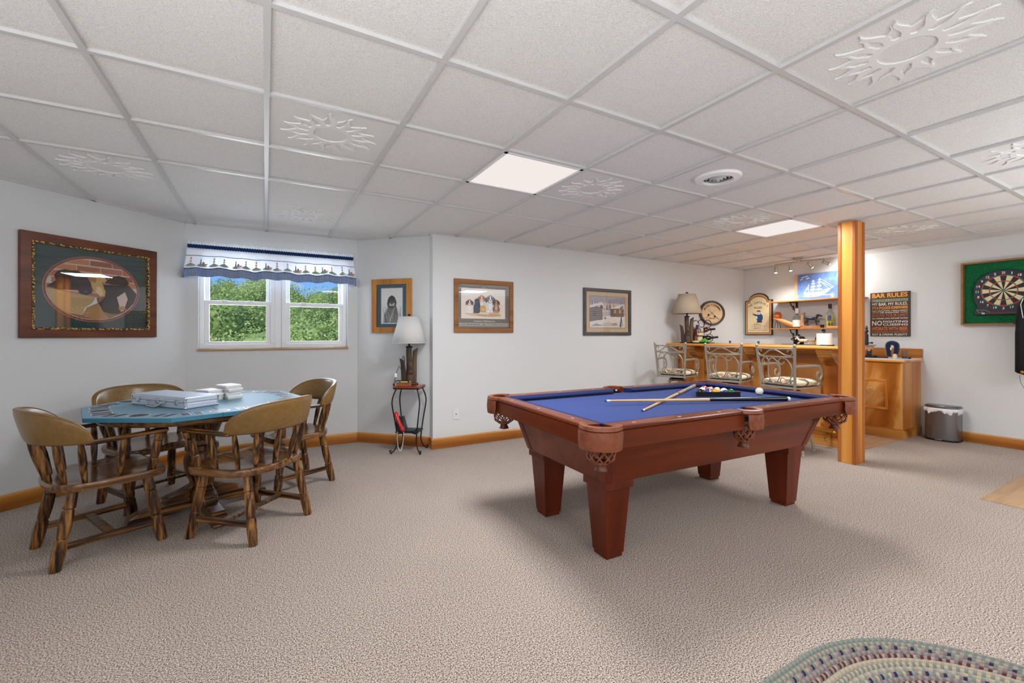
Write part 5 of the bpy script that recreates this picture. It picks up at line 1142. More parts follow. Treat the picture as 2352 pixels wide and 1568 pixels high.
def carved_lamp(name, label, loc, rz, hb, shade, rb, rtp, z0, z1, flip):
    """hb: base height to the collar; shade z0..z1"""
    t = thing(name, label, 'table lamp', loc, rz)
    k = hb / .40
    mb = MB(); mb.lathe([(.085, 0), (.088, .006), (.08, .014), (0, .014)], 20, sx=1.15, sy=.8); mb.build('foot_plate', M_drift, t)
    mb = MB(); P, Q = [], []
    for i in range(13):
        s_ = i / 12; P.append((.004 * math.sin(s_ * 5), 0, .012 + (hb - .02) * s_)); Q.append(.034 - .006 * s_ + .002 * math.sin(s_ * 9))
    mb.tube(P, Q, 12); mb.build('carved_stem', M_drift, t, smooth=50)
    def slab(x0, h_, w_, lean, y0, name='carved_plank'):
        mb = MB(); n_ = 10
        def pt(u, v):
            z = .012 + h_ * v * (1 + (.10 * (u - .5) * math.copysign(1, lean) if v > .9 else 0)); xc = x0 + lean * v * v; wv = w_ * (1 - .15 * v + .10 * math.sin(v * 6)); a = (u - .5) * 1.9
            return (Vector((xc + wv * (u - .5), y0 - .022 * math.cos(a), z)), Vector((0, 1, 0)))
        mb.shell(lambda u, v: (tuple(pt(u, v)[0]), (0, 1, 0)), 8, n_, .024); return mb.build(name, M_drift, t, smooth=50)
    slab(-.050 * flip, .255 * k, .055, -.028 * flip, -.008); slab(.048 * flip, .36 * k, .060, .018 * flip, .004); slab(.012 * flip, .22 * k, .062, 0, -.030)
    mb = MB(); mb.prism([(.012 * flip - .024, .155 * k), (.012 * flip + .024, .155 * k), (.012 * flip, .205 * k)], -.062, -.050, 'y'); mb.box(.012 * flip - .026, -.066, .118 * k, .012 * flip + .026, -.05, .128 * k); mb.build('carved_niche', C('#3A2C22', .8), t, smooth=0)
    mb = MB(); mb.lathe([(.034, hb - .012), (.036, hb - .006), (.036, hb + .004), (.012, hb + .006), (.010, z0 + .02), (.016, z0 + .03), (.016, z0 + .07), (0, z0 + .07)], 16); mb.build('collar', M_iron, t)
    mb = MB(); mb.lathe([(.018, z0 + .07), (.030, z0 + .11), (.030, z0 + .135), (.016, z0 + .165), (0, z0 + .17)], 14); mb.build('light_bulb', M_white, t)
    mb = MB(); n_ = 40
    A = [[mb.v((r * math.cos(2 * PI * i / n_), r * math.sin(2 * PI * i / n_), z)) for i in range(n_)] for r, z in ((rb, z0), ((rb + rtp) / 2 + .002, (z0 + z1) / 2), (rtp, z1))]
    for a in range(2):
        for i in range(n_): mb.f([A[a][i], A[a][(i + 1) % n_], A[a + 1][(i + 1) % n_], A[a + 1][i]])
    sh = mb.build('lamp_shade', shade, t, smooth=60); s_ = sh.modifiers.new('cloth', 'SOLIDIFY'); s_.thickness = .002
    mb = MB(); mb.tube([(rb * math.cos(2 * PI * i / n_), rb * math.sin(2 * PI * i / n_), z0) for i in range(n_)], .003, 5, closed=True); mb.tube([(rtp * math.cos(2 * PI * i / n_), rtp * math.sin(2 * PI * i / n_), z1) for i in range(n_)], .003, 5, closed=True)
    for i in range(3): mb.tube([(0, 0, z1 - .01), (rtp * math.cos(2.1 * i), rtp * math.sin(2.1 * i), z1)], .002, 5)
    mb.tube([(.02, 0, z0 + .03), (.05, 0, z0 + .12), (0, 0, z1 - .01)], .002, 5); mb.tube([(-.02, 0, z0 + .03), (-.05, 0, z0 + .12), (0, 0, z1 - .01)], .002, 5)
    mb.build('shade_wire', shade, sh)
    mb = MB(); mb.lathe([(.006, z1 - .01), (.006, z1 + .012), (.016, z1 + .014), (.017, z1 + .028), (.010, z1 + .032), (0, z1 + .032)], 14); mb.build('finial', M_iron, t); return t
vd = math.atan2(4.55, 1.33) - PI / 2
la = carved_lamp('table_lamp', 'carved wood table lamp with white shade on the small iron side table', (1.345, 4.585, .697), vd, .405, linen('white_linen', '#E4E4E3'), .183, .105, .443, .722, 1)
mb = MB(); mb.tube(smoothpts([(-.06, -.04, .22), (-.075, -.05, .26), (-.06, -.05, .31), (-.045, -.05, .26), (-.075, -.055, .18), (-.06, -.05, .13), (-.08, -.05, .16), (-.10, -.06, .20), (-.12, -.06, .16), (-.135, -.06, .10)], 5), .003, 6)
mb.tube(smoothpts([(-.05, -.05, .30), (-.068, -.056, .24), (-.060, -.054, .14), (-.052, -.054, .20), (-.045, -.05, .28)], 5), .003, 6); co = mb.build('power_cord', C('#2E2E33', .5), la)
mb = MB(); mb.cbox((-.137, -.06, .105), (.024, .02, .042)); mb.build('inline_switch', M_white, co, smooth=0, bev=.003)
mb = MB(); mb.tube(smoothpts([(-.138, -.06, .088), (-.15, -.06, .04), (-.155, -.06, .012), (-.157, -.06, -.005)], 4), .003, 6); mb.lathe([(.006, .02), (.009, .012), (.012, -.004), (0, -.004)], 10, (-.157, -.06, .0)); mb.build('plug', M_black, co)
lb = carved_lamp('table_lamp', 'carved wood table lamp with beige shade standing on the bar', (5.275, 4.18, BZ + .001), math.atan2(4.18, 5.275) - PI / 2, .385, linen('beige_linen', '#CDBDA8'), .203, .116, .425, .700, 1)

# ------------------------------------------------------------------ iron side table
st = thing('side_table', 'small black iron side table with red wood top in the corner', 'side table', (1.325, 4.505, 0), R(-34))
Wd, Dp = .135, .115
for sx in (-1, 1):
    for sy in (-1, 1):
        mb = MB(); x, y = sx * Wd * .92, sy * Dp * .9
        mb.tube(smoothpts([(x * .9, y * .9, .665), (x * 1.12, y * 1.12, .58), (x * 1.16, y * 1.16, .50), (x * 1.0, y * 1.0, .36), (x * .86, y * .86, .22), (x * .80, y * .80, .12), (x * .95, y * .95, .05), (x * 1.15, y * 1.15, .018), (x * 1.28, y * 1.28, .02), (x * 1.30, y * 1.30, .036), (x * 1.20, y * 1.20, .036)], 6), .0068, 8)
        mb.ball((x * 1.22, y * 1.22, .010), .010, 10); mb.build('leg', M_iron, st)
mb = MB(); mb.box(-Wd, -Dp, .665, Wd, Dp, .678); mb.build('top_frame', M_iron, st, smooth=0)
mb = MB(); mb.taper((-Wd - .008, -Dp - .008, Wd + .008, Dp + .008), .678, (-Wd, -Dp, Wd, Dp), .696); mb.build('wood_top', wood('red_wood', [(0.3, '#6A2412'), (0.7, '#92401F')], 'x', 12, 10, .25, .6, coat=.3), st, smooth=0, bev=.003)
mb = MB(); mb.box(-Wd * .88, -Dp * .88, .212, Wd * .88, Dp * .88, .226); mb.build('lower_shelf', M_iron, st, smooth=0, bev=.002)
mb = MB(); mb.tube([(-Wd * .8, -Dp * .8, .20), (Wd * .8, Dp * .8, .20)], .005, 6); mb.tube([(-Wd * .8, Dp * .8, .20), (Wd * .8, -Dp * .8, .20)], .005, 6); mb.build('shelf_brace', M_iron, st)
def lt(x, y, z):
    c, s_ = math.cos(R(-34)), math.sin(R(-34)); return (1.325 + x * c - y * s_, 4.505 + x * s_ + y * c, z)
p = thing('book', 'brown leather book under the thinner book on the side table', 'book', lt(-.035, -.070, .697), R(-22), 'books on the side table')
mb = MB(); mb.box(-.07, -.035, 0, .07, .045, .004); mb.box(-.07, -.035, .031, .07, .045, .035); mb.box(-.072, -.037, 0, .07, -.033, .035); mb.build('cover', C('#8A4A20', .5), p, smooth=0, bev=.001)
mb = MB(); mb.box(-.067, -.033, .004, .067, .042, .031); mb.build('pages', C('#DDB88C', .8), p, smooth=0)
p = thing('book', 'thin black and yellow spined book on top of the brown book', 'book', lt(-.045, -.072, .7325), R(-26), 'books on the side table')
mb = MB(); mb.box(-.075, -.038, 0, .072, .046, .003); mb.box(-.075, -.038, .017, .072, .046, .020); mb.box(-.075, -.040, 0, .072, -.037, .020); mb.build('cover', C('#23251E', .4), p, smooth=0, bev=.001)
mb = MB(); mb.box(-.072, -.036, .003, .07, .044, .017); mb.build('pages', C('#D9D4C6', .8), p, smooth=0)
mb = MB(); mb.box(-.02, -.0412, .005, .055, -.0398, .015); mb.build('spine_label', C('#D8D060', .5), p, smooth=0)
mb = MB(); mb.box(-.066, -.0412, .006, -.03, -.0398, .013); mb.build('spine_label', C('#D0CDBE', .5), p, smooth=0)
# plain red telephone on the lower shelf
p = thing('telephone', 'red handset telephone with dark base on the lower shelf of the side table', 'telephone', lt(-.01, -.015, .2265), R(-34))
mb = MB(); mb.prism([(-.075, 0), (.075, 0), (-.035, .155), (-.075, .155)], -.105, -.025, 'x'); mb.box(-.10, -.078, 0, .085, .065, .012); mb.build('phone_base', C('#2B2F36', .4), p, smooth=0, bev=.003)
mb = MB(Matrix.Translation((-.060, -.082, .098)) @ Matrix.Rotation(R(-24), 4, 'Y') @ Matrix.Scale(1.15, 4))
mb.tube(smoothpts([(0, .006, .082), (0, -.008, .072), (0, -.014, .03), (0, -.014, -.03), (0, -.008, -.062), (0, .006, -.072)], 5), [.016] * 2 + [.024] * 5 + [.021] * 12 + [.025] * 5 + [.016] * 2, 12, flat=(1.0, .7)); mb.build('handset', C('#C4161C', .2, spec=.6), p, smooth=60)
mb = MB(); P = []
for i in range(170):
    s_ = i / 169; z = .0 - .19 * math.sin(s_ * PI); x = -.02 + .035 * math.cos(s_ * PI) * (1 if s_ < .5 else 1) ; P.append((x - .03 + .005 * math.cos(i * 1.5), -.095 - .01 * math.sin(s_ * PI) + .005 * math.sin(i * 1.5), z))
mb.tube(P, .0022, 5); mb.build('coiled_cord', C('#DCD5CC', .5), p)

# outlet
p = thing('wall_outlet', 'white wall plate on the back wall left of the pool table', 'wall plate', (1.833, 4.46, .354), 0)
mb = MB(); mb.box(-.036, -.006, -.058, .036, -.0005, .058); mb.build('cover_plate', C('#D9D9D8', .4), p, smooth=0, bev=.002)
mb = MB(Matrix.Rotation(PI / 2, 4, 'X')); mb.lathe([(.006, .004), (.006, .009), (0, .009)], 12); mb.build('jack', M_blackm, p)

# trash can
p = thing('pedal_bin', 'half round stainless steel pedal bin with white liner by the counter end', 'bin', (6.925, 1.955, 0), RW)
def dee(r, d, n=26, back=.065): return [(-r, back)] + [(r * math.cos(a), -d * math.sin(a)) for a in [PI + PI * i / n for i in range(n + 1)][::1]] + [(r, back)]
def deeP(r, d, back=.065, n=26):
    out = [(-r, back)]
    for i in range(n + 1):
        a = PI + PI * i / n; e = .72; out.append((r * math.copysign(abs(math.cos(a)) ** e, math.cos(a)), d * math.copysign(abs(math.sin(a)) ** e, math.sin(a))))
    return out + [(r, back)]
mb = MB(); mb.prism(deeP(.148, .122), .018, .375); mb.build('bin_body', M_steel, p, smooth=30)
mb = MB(); mb.prism(deeP(.152, .126, .068), 0, .020); mb.build('base_ring', M_black, p, smooth=30)
mb = MB(); D1 = deeP(.150, .124)
def lin_(u, v):
    i = u * (len(D1)); a = D1[int(i) % len(D1)]; b_ = D1[(int(i) + 1) % len(D1)]; f_ = i - int(i); x, y_ = a[0] + (b_[0] - a[0]) * f_, a[1] + (b_[1] - a[1]) * f_
    k = 1.0 + .06 * math.sin(v * PI) + .03 * math.sin(u * 97) * v + .02 * math.sin(u * 41); return (x * k, y_ * k, .378 - (.052 + .014 * math.sin(u * 23) + .008 * math.sin(u * 61)) * v)
mb.grid(lin_, 120, 5, True); mb.build('bin_liner', C('#E3E4E6', .35), p, smooth=60)
mb = MB(); mb.prism(deeP(.150, .124), .380, .400); mb.prism(deeP(.140, .112, .06), .400, .406); mb.build('bin_lid', M_steel, p, smooth=30, bev=.003)
mb = MB(); mb.box(-.03, -.150, .014, .03, -.118, .022); mb.build('pedal', M_chrome, p, smooth=0, bev=.002)

# ------------------------------------------------------------------ braided rug
rug = thing('braided_rug', 'oval grey braided rug with maroon and navy flecks at the bottom right', 'rug', (0, 0, 0))
mb = MB(); X0, X1, YC, RR = .95, 1.80, .205, .70; pal = ['#70766F', '#948A7E', '#857B73', '#553230', '#2E2E40', '#A09681', '#7C827D', '#70676C']
mats = [C(h, .95, spec=.05) for h in pal]
bands = [(0, 6), (0, 1), (4, 7, 2, 1, 0), (2, 7), (3, 2, 3, 7, 1), (5, 1), (5, 0), (1, 6, 5), (4, 7, 5, 0, 6), (7, 2), (3, 1, 3, 2), (4, 7, 3, 2), (2, 0), (5, 6), (4, 1, 0, 6, 7), (2, 7), (3, 2, 1, 7), (5, 0), (6, 1), (4, 7, 2, 5), (0, 2), (3, 7), (5, 1)]
pitch = .0215; nb = 30
for b_ in range(nb):
    ro_ = RR - pitch * b_; ri_ = ro_ - pitch * .97
    if ri_ < .02: break
    Lh = X1 - X0; per = 2 * Lh + 2 * PI * ro_; n_ = max(24, int(per / .012)); pt = bands[b_ % len(bands)]
    def at(s_, r):
        d = (s_ % 1.0) * per
        if d < PI * ro_: a = -PI / 2 + d / ro_; return (X1 + r * math.cos(a), YC + r * math.sin(a))
        d -= PI * ro_
        if d < Lh: return (X1 - d, YC + r)
        d -= Lh
        if d < PI * ro_: a = PI / 2 + d / ro_; return (X0 + r * math.cos(a), YC + r * math.sin(a))
        d -= PI * ro_; return (X0 + d, YC - r)
    zb = (.003, .0095, .0095, .003); rings = []
    for i in range(n_):
        row = []
        for j, f_ in enumerate((0, .25, .75, 1)): x, y_ = at(i / n_ + (f_ * .010 / per), ro_ + (ri_ - ro_) * f_); row.append(mb.v((x, y_, zb[j] + (.0015 if (i % 2 and 0 < j < 3) else 0))))
        rings.append(row)
    for i in range(n_):
        A, B = rings[i], rings[(i + 1) % n_]; mb.m = pt[(i // 1 + b_ * 3) % len(pt)]
        for j in range(3): mb.f([A[j], A[j + 1], B[j + 1], B[j]])
mb.build('braid', mats, rug, smooth=0, recalc=False)
mb = MB(); mb.prism([(X1 + (RR - .004) * math.cos(a), YC + (RR - .004) * math.sin(a)) for a in [-PI / 2 + PI * i / 24 for i in range(25)]] + [(X0 + (RR - .004) * math.cos(a), YC + (RR - .004) * math.sin(a)) for a in [PI / 2 + PI * i / 24 for i in range(25)]], .001, .004); mb.build('backing', mats[2], rug, smooth=0)

# ------------------------------------------------------------------ track light
tk = thing('spotlight_track', 'brushed metal ceiling track with four spotlights over the bar shelves', 'track light', (6.60, 3.36, CEIL - .002), 0)
mb = MB(); mb.box(-.03, -.075, -.022, .03, .075, 0); mb.build('ceiling_mount', M_pewter, tk, smooth=0, bev=.004)
mb = MB(); mb.tube([(-.01, .02, -.045), (-.01, .32, -.052)], .0075, 8); mb.tube([(0, .02, -.02), (0, .02, -.045)], .008, 8); mb.build('track_bar', M_pewter, tk)
mb = MB(); mb.tube([(-.01, -.02, -.045), (.05, -.30, -.050)], .0075, 8); mb.tube([(0, -.02, -.02), (0, -.02, -.045)], .008, 8); mb.build('track_bar', M_pewter, tk)
for (x, y, z), d in (((-.01, .31, -.052), (.05, .05, -1)), ((-.01, .11, -.047), (.12, -.02, -1)), ((.012, -.12, -.047), (.6, -.35, -.75)), ((.048, -.29, -.05), (.75, -.55, -.35))):
    d = Vector(d).normalized(); A = Vector((x, y, z - .045)); M = Matrix.Translation(A) @ d.to_track_quat('Z', 'Y').to_matrix().to_4x4()
    mb = MB(); mb.tube([(x, y, z), A], .005, 8); mb.m = 0
    mb.M = M; mb.lathe([(0, -.012), (.020, -.012), (.021, 0), (.021, .055), (.026, .062), (.026, .070), (.022, .070), (.019, .062), (0, .062)], 18); sp_ = mb.build('spotlight_head', M_pewter, tk)
    mb = MB(M); mb.ball((0, 0, .066), .021, 14, sz=.8); mb.build('bulb', M_bulb, sp_)
    e = A + d * .10 + Vector(tk.location)
    lamp('track_lamp', 'SPOT', e, 24 if x < .01 else 12, (1, .97, .93), d.to_track_quat('-Z', 'Y').to_euler(), spot_size=R(150), spot_blend=1.0, shadow_soft_size=.025)

# ------------------------------------------------------------------ things on the bar
bt = BZ + .0005
def lathe_thing(name, label, cat, loc, parts, n=20, group=None, rz=0):
    t = thing(name, label, cat, loc, rz, group)
    for nm_, prof, mat in parts:
        mb = MB(); mb.lathe(prof, n); mb.build(nm_, mat, t)
    return t
G_clear = thin_glass('clear_glass', '#EEF2F2', 1.0, .03)
# wine rack with bottles lying in it
wrx, wry = 5.56, 4.16; wa = math.atan2(wry, wrx) - PI / 2
wr = thing('wine_rack', 'black wire scroll wine rack standing on the bar', 'wine rack', (wrx, wry, bt), wa)
def loop(mb, cx, cz, r, y, a0=0, a1=360, k=1.0): mb.tube([(cx + r * math.cos(R(a0 + (a1 - a0) * i / 24)), y, cz + r * k * math.sin(R(a0 + (a1 - a0) * i / 24))) for i in range(25)], .0042, 6)
mb = MB()
for y in (-.05, .06):
    for cx, cz, a0, a1 in ((-.075, .275, -150, 190), (.0, .285, -140, 180), (.085, .28, -130, 190), (-.05, .17, 0, 180), (.085, .175, -120, 180), (.11, .075, 0, 360), (-.03, .065, 0, 360)): loop(mb, cx, cz, .046, y, a0, a1, 1.18)
    mb.tube([(.04, y, .01), (.035, y, .34)], .0042, 6); mb.tube([(-.10, y, .006), (.17, y, .006)], .0042, 6); mb.tube([(-.105, y, .006), (-.11, y, .30)], .0042, 6)
for x in (-.10, .04, .17): mb.tube([(x, -.05, .006), (x, .06, .006)], .0042, 6)
mb.build('wire_frame', M_iron, wr)
def bottle_lying(x, z, label, col, cap, lab):
    A = Matrix.Rotation(wa, 4, 'Z') @ Vector((x - .11, 0.0, z)); t = thing('wine_bottle', label, 'bottle', (wrx + A.x, wry + A.y, bt + A.z), 0, 'bottles in the wine rack'); t.rotation_euler = (0, R(84), wa)
    mb = MB(); mb.lathe([(0, 0), (.034, 0), (.037, .006), (.037, .15), (.030, .18), (.015, .20), (.014, .21)], 18); mb.build('bottle_body', C(col, .12, spec=.6), t)
    mb = MB(); mb.lathe([(.0378, .05), (.0378, .13)], 18); mb.build('paper_label', C(lab, .7), t)
    mb = MB(); mb.lathe([(.0150, .20), (.0155, .285), (.0, .285)], 14); mb.build('foil', C(cap, .35), t)
bottle_lying(.012, .175, 'red topped wine bottle lying in the upper row of the wire rack', '#6A1C14', '#1A1F1C', '#D9CFC6')
bottle_lying(.05, .058, 'dark wine bottle lying in the bottom row of the wire rack', '#16191A', '#2B2F2E', '#1C2020')
lathe_thing('wine_bottle', 'short upright bottle with dark cap between the lamp and the wire rack', 'bottle', (5.43, 4.13, bt), [('bottle_body', [(0, 0), (.035, 0), (.036, .01), (.036, .13), (.03, .16), (.015, .19), (.014, .22)], C('#5A2A24', .15, spec=.6)), ('paper_label', [(.0368, .03), (.0368, .10)], C('#B06A58', .7)), ('cap', [(.017, .20), (.018, .262), (0, .262)], C('#34383E', .4))])
pl = (5.36, 4.03)
lathe_thing('plate', 'dark round plate on the bar holding a green and a cream ornament', 'plate', (pl[0], pl[1], bt), [('dish', [(0, 0), (.10, 0), (.135, .010), (.138, .014), (.13, .013), (.098, .005), (0, .005)], M_black)], 32)
t = thing('green_ornament', 'bright green leafy mound sitting on the dark plate', 'ornament', (pl[0] + .035, pl[1] - .045, bt + .006), 0); mb = MB(); g = random.Random(6)
for i in range(46): a, r_ = g.uniform(0, 6.3), .058 * math.sqrt(g.random()); mb.ball((r_ * math.cos(a), r_ * math.sin(a), .012 + .050 * (1 - r_ / .06)), .013, 8)
mb.build('leaf_mound', C('#5DAE3C', .5), t)
lathe_thing('cream_candle', 'pale cream pillar standing behind the green mound on the plate', 'candle', (pl[0] + .055, pl[1] + .045, bt + .006), [('wax', [(0, 0), (.034, 0), (.036, .05), (.036, .135), (.030, .14), (0, .136)], C('#E6D9A6', .5)), ('band', [(.0366, .085), (.0366, .11)], C('#6A5A3A', .5))])
lathe_thing('cream_dish', 'small cream dish at the left side of the dark plate', 'dish', (pl[0] - .045, pl[1] + .035, bt + .006), [('dish', [(0, 0), (.045, 0), (.052, .03), (.048, .03), (.042, .006), (0, .006)], C('#E8DCA8', .4))])
lathe_thing('red_figurine', 'small reddish figurine standing beside the lamp on the bar', 'figurine', (5.47, 4.21, bt), [('figure', [(0, 0), (.034, 0), (.036, .02), (.026, .05), (.034, .09), (.03, .12), (.016, .13), (.030, .15), (.034, .18), (.026, .205), (0, .215)], C('#7A3A38', .35))])
# cast iron pot, horse and cart on a dark mat
p = thing('serving_mat', 'flat dark grey mat under the horse and cart on the bar', 'mat', (5.79, 2.86, bt)); mb = MB(); mb.box(-.09, -.26, 0, .10, .25, .005); mb.build('mat', C('#55565A', .5), p, smooth=0)
def pot(loc, label, lid=True):
    t = thing('iron_pot', label, 'pot', loc); mb = MB(); mb.lathe([(0, 0), (.048, 0), (.055, .01), (.058, .07), (.064, .076), (.064, .082), (.05, .078), (.048, .014), (0, .012)], 24); mb.build('pot_body', M_iron, t)
    mb = MB()
    for s_ in (-1, 1): mb.tube(smoothpts([(.0, s_ * .055, .05), (.0, s_ * .082, .055), (.0, s_ * .084, .066), (.0, s_ * .058, .07)], 4), .006, 6)
    mb.build('handle', M_iron, t)
    if lid: mb = MB(); mb.lathe([(.066, .082), (.062, .090), (.02, .105), (.010, .112), (.014, .122), (0, .125)], 24); mb.build('lid', M_iron, t)
    return t
pot((5.80, 2.955, bt + .0055), 'small black cast iron pot with lid behind the white horse')
pot((5.76, 2.40, bt), 'small black iron pot beside the paper towel roll, holding a blue handle', False)
p = thing('utensil', 'blue handled utensil standing in the small black pot', 'utensil', (5.76, 2.40, bt + .016)); mb = MB(); mb.tube([(0, .01, 0), (.0, -.055, .145)], .005, 8); mb.build('utensil_handle', C('#4A6A9A', .4), p)
hc = thing('horse_cart_figure', 'cast cream horse pulling a small yellow wheeled cart on the bar', 'figurine', (5.735, 2.81, bt + .0055), RW)
mb = MB(); mb.lathe([(0, -.045), (.016, -.04), (.022, -.02), (.019, .01), (.022, .035), (.012, .05), (0, .052)], 12, (0, 0, 0)); bmesh.ops.rotate(mb.bm, verts=mb.bm.verts, cent=(0, 0, 0), matrix=Matrix.Rotation(PI / 2, 3, 'Y')); bmesh.ops.translate(mb.bm, verts=mb.bm.verts, vec=(-.06, 0, .046))
mb.tube(smoothpts([(-.105, 0, .05), (-.122, 0, .072), (-.132, 0, .080)], 4), [.014, .013, .012, .011, .010, .010, .010, .010, .010], 8); mb.tube([(-.128, 0, .084), (-.146, 0, .066), (-.152, 0, .060)], [.010, .008, .007], 8)
for x0, x1 in ((-.10, -.132), (-.092, -.115), (-.028, -.008), (-.022, .012)): mb.tube(smoothpts([(x0, (-1) ** int(x0 * 1000) * .008, .036), ((x0 + x1) / 2, .006, .020), (x1, .006, .006)], 4), .0052, 6)
mb.tube(smoothpts([(-.012, 0, .052), (.012, 0, .050), (.022, 0, .034)], 4), .005, 6); mb.build('horse', C('#DCCFAE', .5), hc)
def wheel(nm, x, y, r, mat):
    mb = MB(Matrix.Translation((x, y, r)) @ Matrix.Rotation(PI / 2, 4, 'X')); mb.tube([(r * .86 * math.cos(i * PI / 10), r * .86 * math.sin(i * PI / 10), 0) for i in range(20)], r * .14, 6, closed=True)
    for i in range(6): mb.tube([(0, 0, 0), (r * .85 * math.cos(i * PI / 3), r * .85 * math.sin(i * PI / 3), 0)], r * .08, 5)
    mb.build(nm, mat, hc)
wheel('wheel', .075, -.022, .027, C('#C08A2A', .4)); wheel('wheel', .075, .022, .027, C('#C08A2A', .4)); wheel('small_wheel', -.058, 0, .009, M_iron)
mb = MB(); mb.tube([(-.02, -.012, .045), (.06, -.016, .040)], .003, 6); mb.tube([(-.02, .012, .045), (.06, .016, .040)], .003, 6); mb.box(.055, -.016, .034, .105, .016, .044); mb.box(.098, -.016, .044, .105, .016, .064); mb.build('cart_body', C('#7A2A2A', .5), hc, smooth=0)
mb = MB(); mb.lathe([(.012, .044), (.013, .062), (.006, .07), (.009, .078), (.007, .088), (0, .09)], 10, (.08, 0, 0)); mb.build('driver', C('#2A2422', .6), hc)
tw_ = thing('paper_towel_roll', 'white paper towel roll on a scroll topped black holder on the bar', 'paper towel', (5.60, 2.58, bt))
mb = MB(); mb.lathe([(.075, .006), (.075, .135), (.062, .138), (.02, .138), (.02, .006)], 36); mb.build('paper_roll', C('#EDE9E6', .85), tw_)
mb = MB(); mb.lathe([(0, 0), (.07, 0), (.07, .006), (0, .006)], 24); mb.tube([(0, 0, 0), (0, 0, .142)], .006, 8); mb.tube([(0, .004 + .020 * (1 - i / 40) * math.cos(i * .28), .165 + .022 * (1 - i / 44) * math.sin(i * .28) - .0) for i in range(34)], .0055, 6); mb.build('holder', M_iron, tw_)
p = thing('black_pen', 'dark flat pen lying on the bar beside the paper towel roll', 'pen', (5.42, 2.47, bt), R(80)); mb = MB(); mb.tube([(-.075, 0, .006), (.075, 0, .006)], .006, 8); mb.build('pen_barrel', M_black, p)
for x, y, lb_ in ((5.80, 3.87, 'small dark round stopper on the bar below the left side of the captain sign'), (5.80, 3.46, 'small dark round stopper on the bar to the right of the captain sign')):
    lathe_thing('bottle_stopper', lb_, 'stopper', (x, y, bt), [('knob', [(0, 0), (.012, 0), (.010, .008), (.006, .012), (.014, .018), (.016, .026), (.012, .034), (0, .036)], C('#5C5C62', .4, .4))], 14)
cz_ = lathe_thing('cork_puller', 'tall black lever corkscrew standing at the bar end beside the post', 'corkscrew', (5.815, 2.265, bt), [('stand_column', [(0, 0), (.020, 0), (.020, .12), (.012, .135), (.012, .15), (.020, .155), (.014, .175), (0, .18)], M_iron)])
mb = MB(); mb.tube([(0, 0, .03), (.0, -.045, .034)], .006, 8); mb.ball((0, -.052, .034), .011, 10); mb.build('lever', M_iron, cz_)
mb = MB()
for z, a in ((.16, .5), (.185, 2.2), (.205, 4.0)): mb.tube(smoothpts([(0, 0, z - .02), (.012 * math.cos(a), -.014, z), (.018 * math.cos(a), -.004, z + .014), (.004, .004, z + .010)], 4), .004, 6)
mb.build('scrolls', M_iron, cz_)
p = thing('tray', 'flat grey tray lying on the end of the bar right of the post', 'tray', (5.70, 2.315, bt)); mb = MB(); mb.box(-.14, -.12, 0, .17, .07, .006); mb.box(-.14, -.12, .006, -.132, .07, .012); mb.box(.162, -.12, .006, .17, .07, .012); mb.box(-.132, -.12, .006, .162, -.113, .012); mb.build('tray_pan', C('#8C8E96', .35, .3), p, smooth=0)

# ------------------------------------------------------------------ things on the back counter
ct = .9375
p = thing('travel_pillow', 'navy blue U shaped travel pillow standing on the back counter', 'pillow', (6.68, 2.335, ct), RW)
mb = MB(); mb.tube(smoothpts([(-.036, 0, .026), (-.040, 0, .09), (-.046, 0, .15), (-.034, 0, .182), (0, 0, .190), (.034, 0, .172), (.038, 0, .12), (.030, 0, .06), (.026, 0, .024)], 6), [.021 + .007 * math.sin(PI * i / 48) for i in range(49)], 14, flat=(1.25, 1.0), up=(0, 1, 0)); mb.build('pillow_body', speckle('navy_fleece', [(0.3, '#141B33'), (0.7, '#1F2A4A')], 90, 3, .95, .3, .004, sheen=.3), p, smooth=60)
mb = MB(); mb.box(-.014, -.030, .105, -.002, -.028, .135); mb.build('care_tag', M_white, p, smooth=0)
t = lathe_thing('drinking_glass', 'clear glass tumbler with dark base beside the navy pillow', 'glass', (6.75, 2.245, ct), [('tumbler', [(0, 0), (.028, 0), (.034, .10), (.032, .10), (.026, .008), (0, .008)], G_clear)]); mb = MB(); mb.lathe([(0, .0082), (.0255, .0082), (.027, .030), (0, .030)], 18); mb.build('drink', C('#25211F', .3), t)
lathe_thing('small_jar', 'small pale jar standing in front of the navy pillow', 'jar', (6.60, 2.285, ct), [('jar_body', [(0, 0), (.018, 0), (.022, .02), (.020, .05), (.012, .06), (0, .06)], C('#C9C4B4', .3))])
lathe_thing('dark_knob', 'tiny dark round knob near the end of the back counter', 'knob', (6.80, 2.215, ct), [('knob', [(0, 0), (.014, 0), (.016, .012), (.010, .02), (0, .021)], M_black)], 14)
p = thing('phone_dock', 'black phone standing in its dock on the back counter beside the post', 'telephone', (6.72, 2.58, ct), RW); mb = MB(); mb.box(-.06, -.06, 0, .06, .05, .028); mb.build('dock', M_black, p, smooth=0, bev=.006)
mb = MB(Matrix.Translation((-.01, .0, .028)) @ Matrix.Rotation(R(-14), 4, 'X')); mb.box(-.026, -.012, 0, .026, .012, .13); mb.build('handset', M_black, p, smooth=0, bev=.006)
mb = MB(Matrix.Translation((-.01, .0, .028)) @ Matrix.Rotation(R(-14), 4, 'X')); mb.box(-.014, -.0135, .055, .014, -.012, .10); mb.build('screen', C('#B98A6A', .3), p, smooth=0)
p = thing('remote_control', 'flat dark remote lying on the back counter next to the phone', 'remote', (6.76, 2.47, ct), R(15)); mb = MB(); mb.prism(ell(0, 0, .022, .06, 18), 0, .014); mb.build('remote_body', M_black, p, smooth=40, bev=.003)

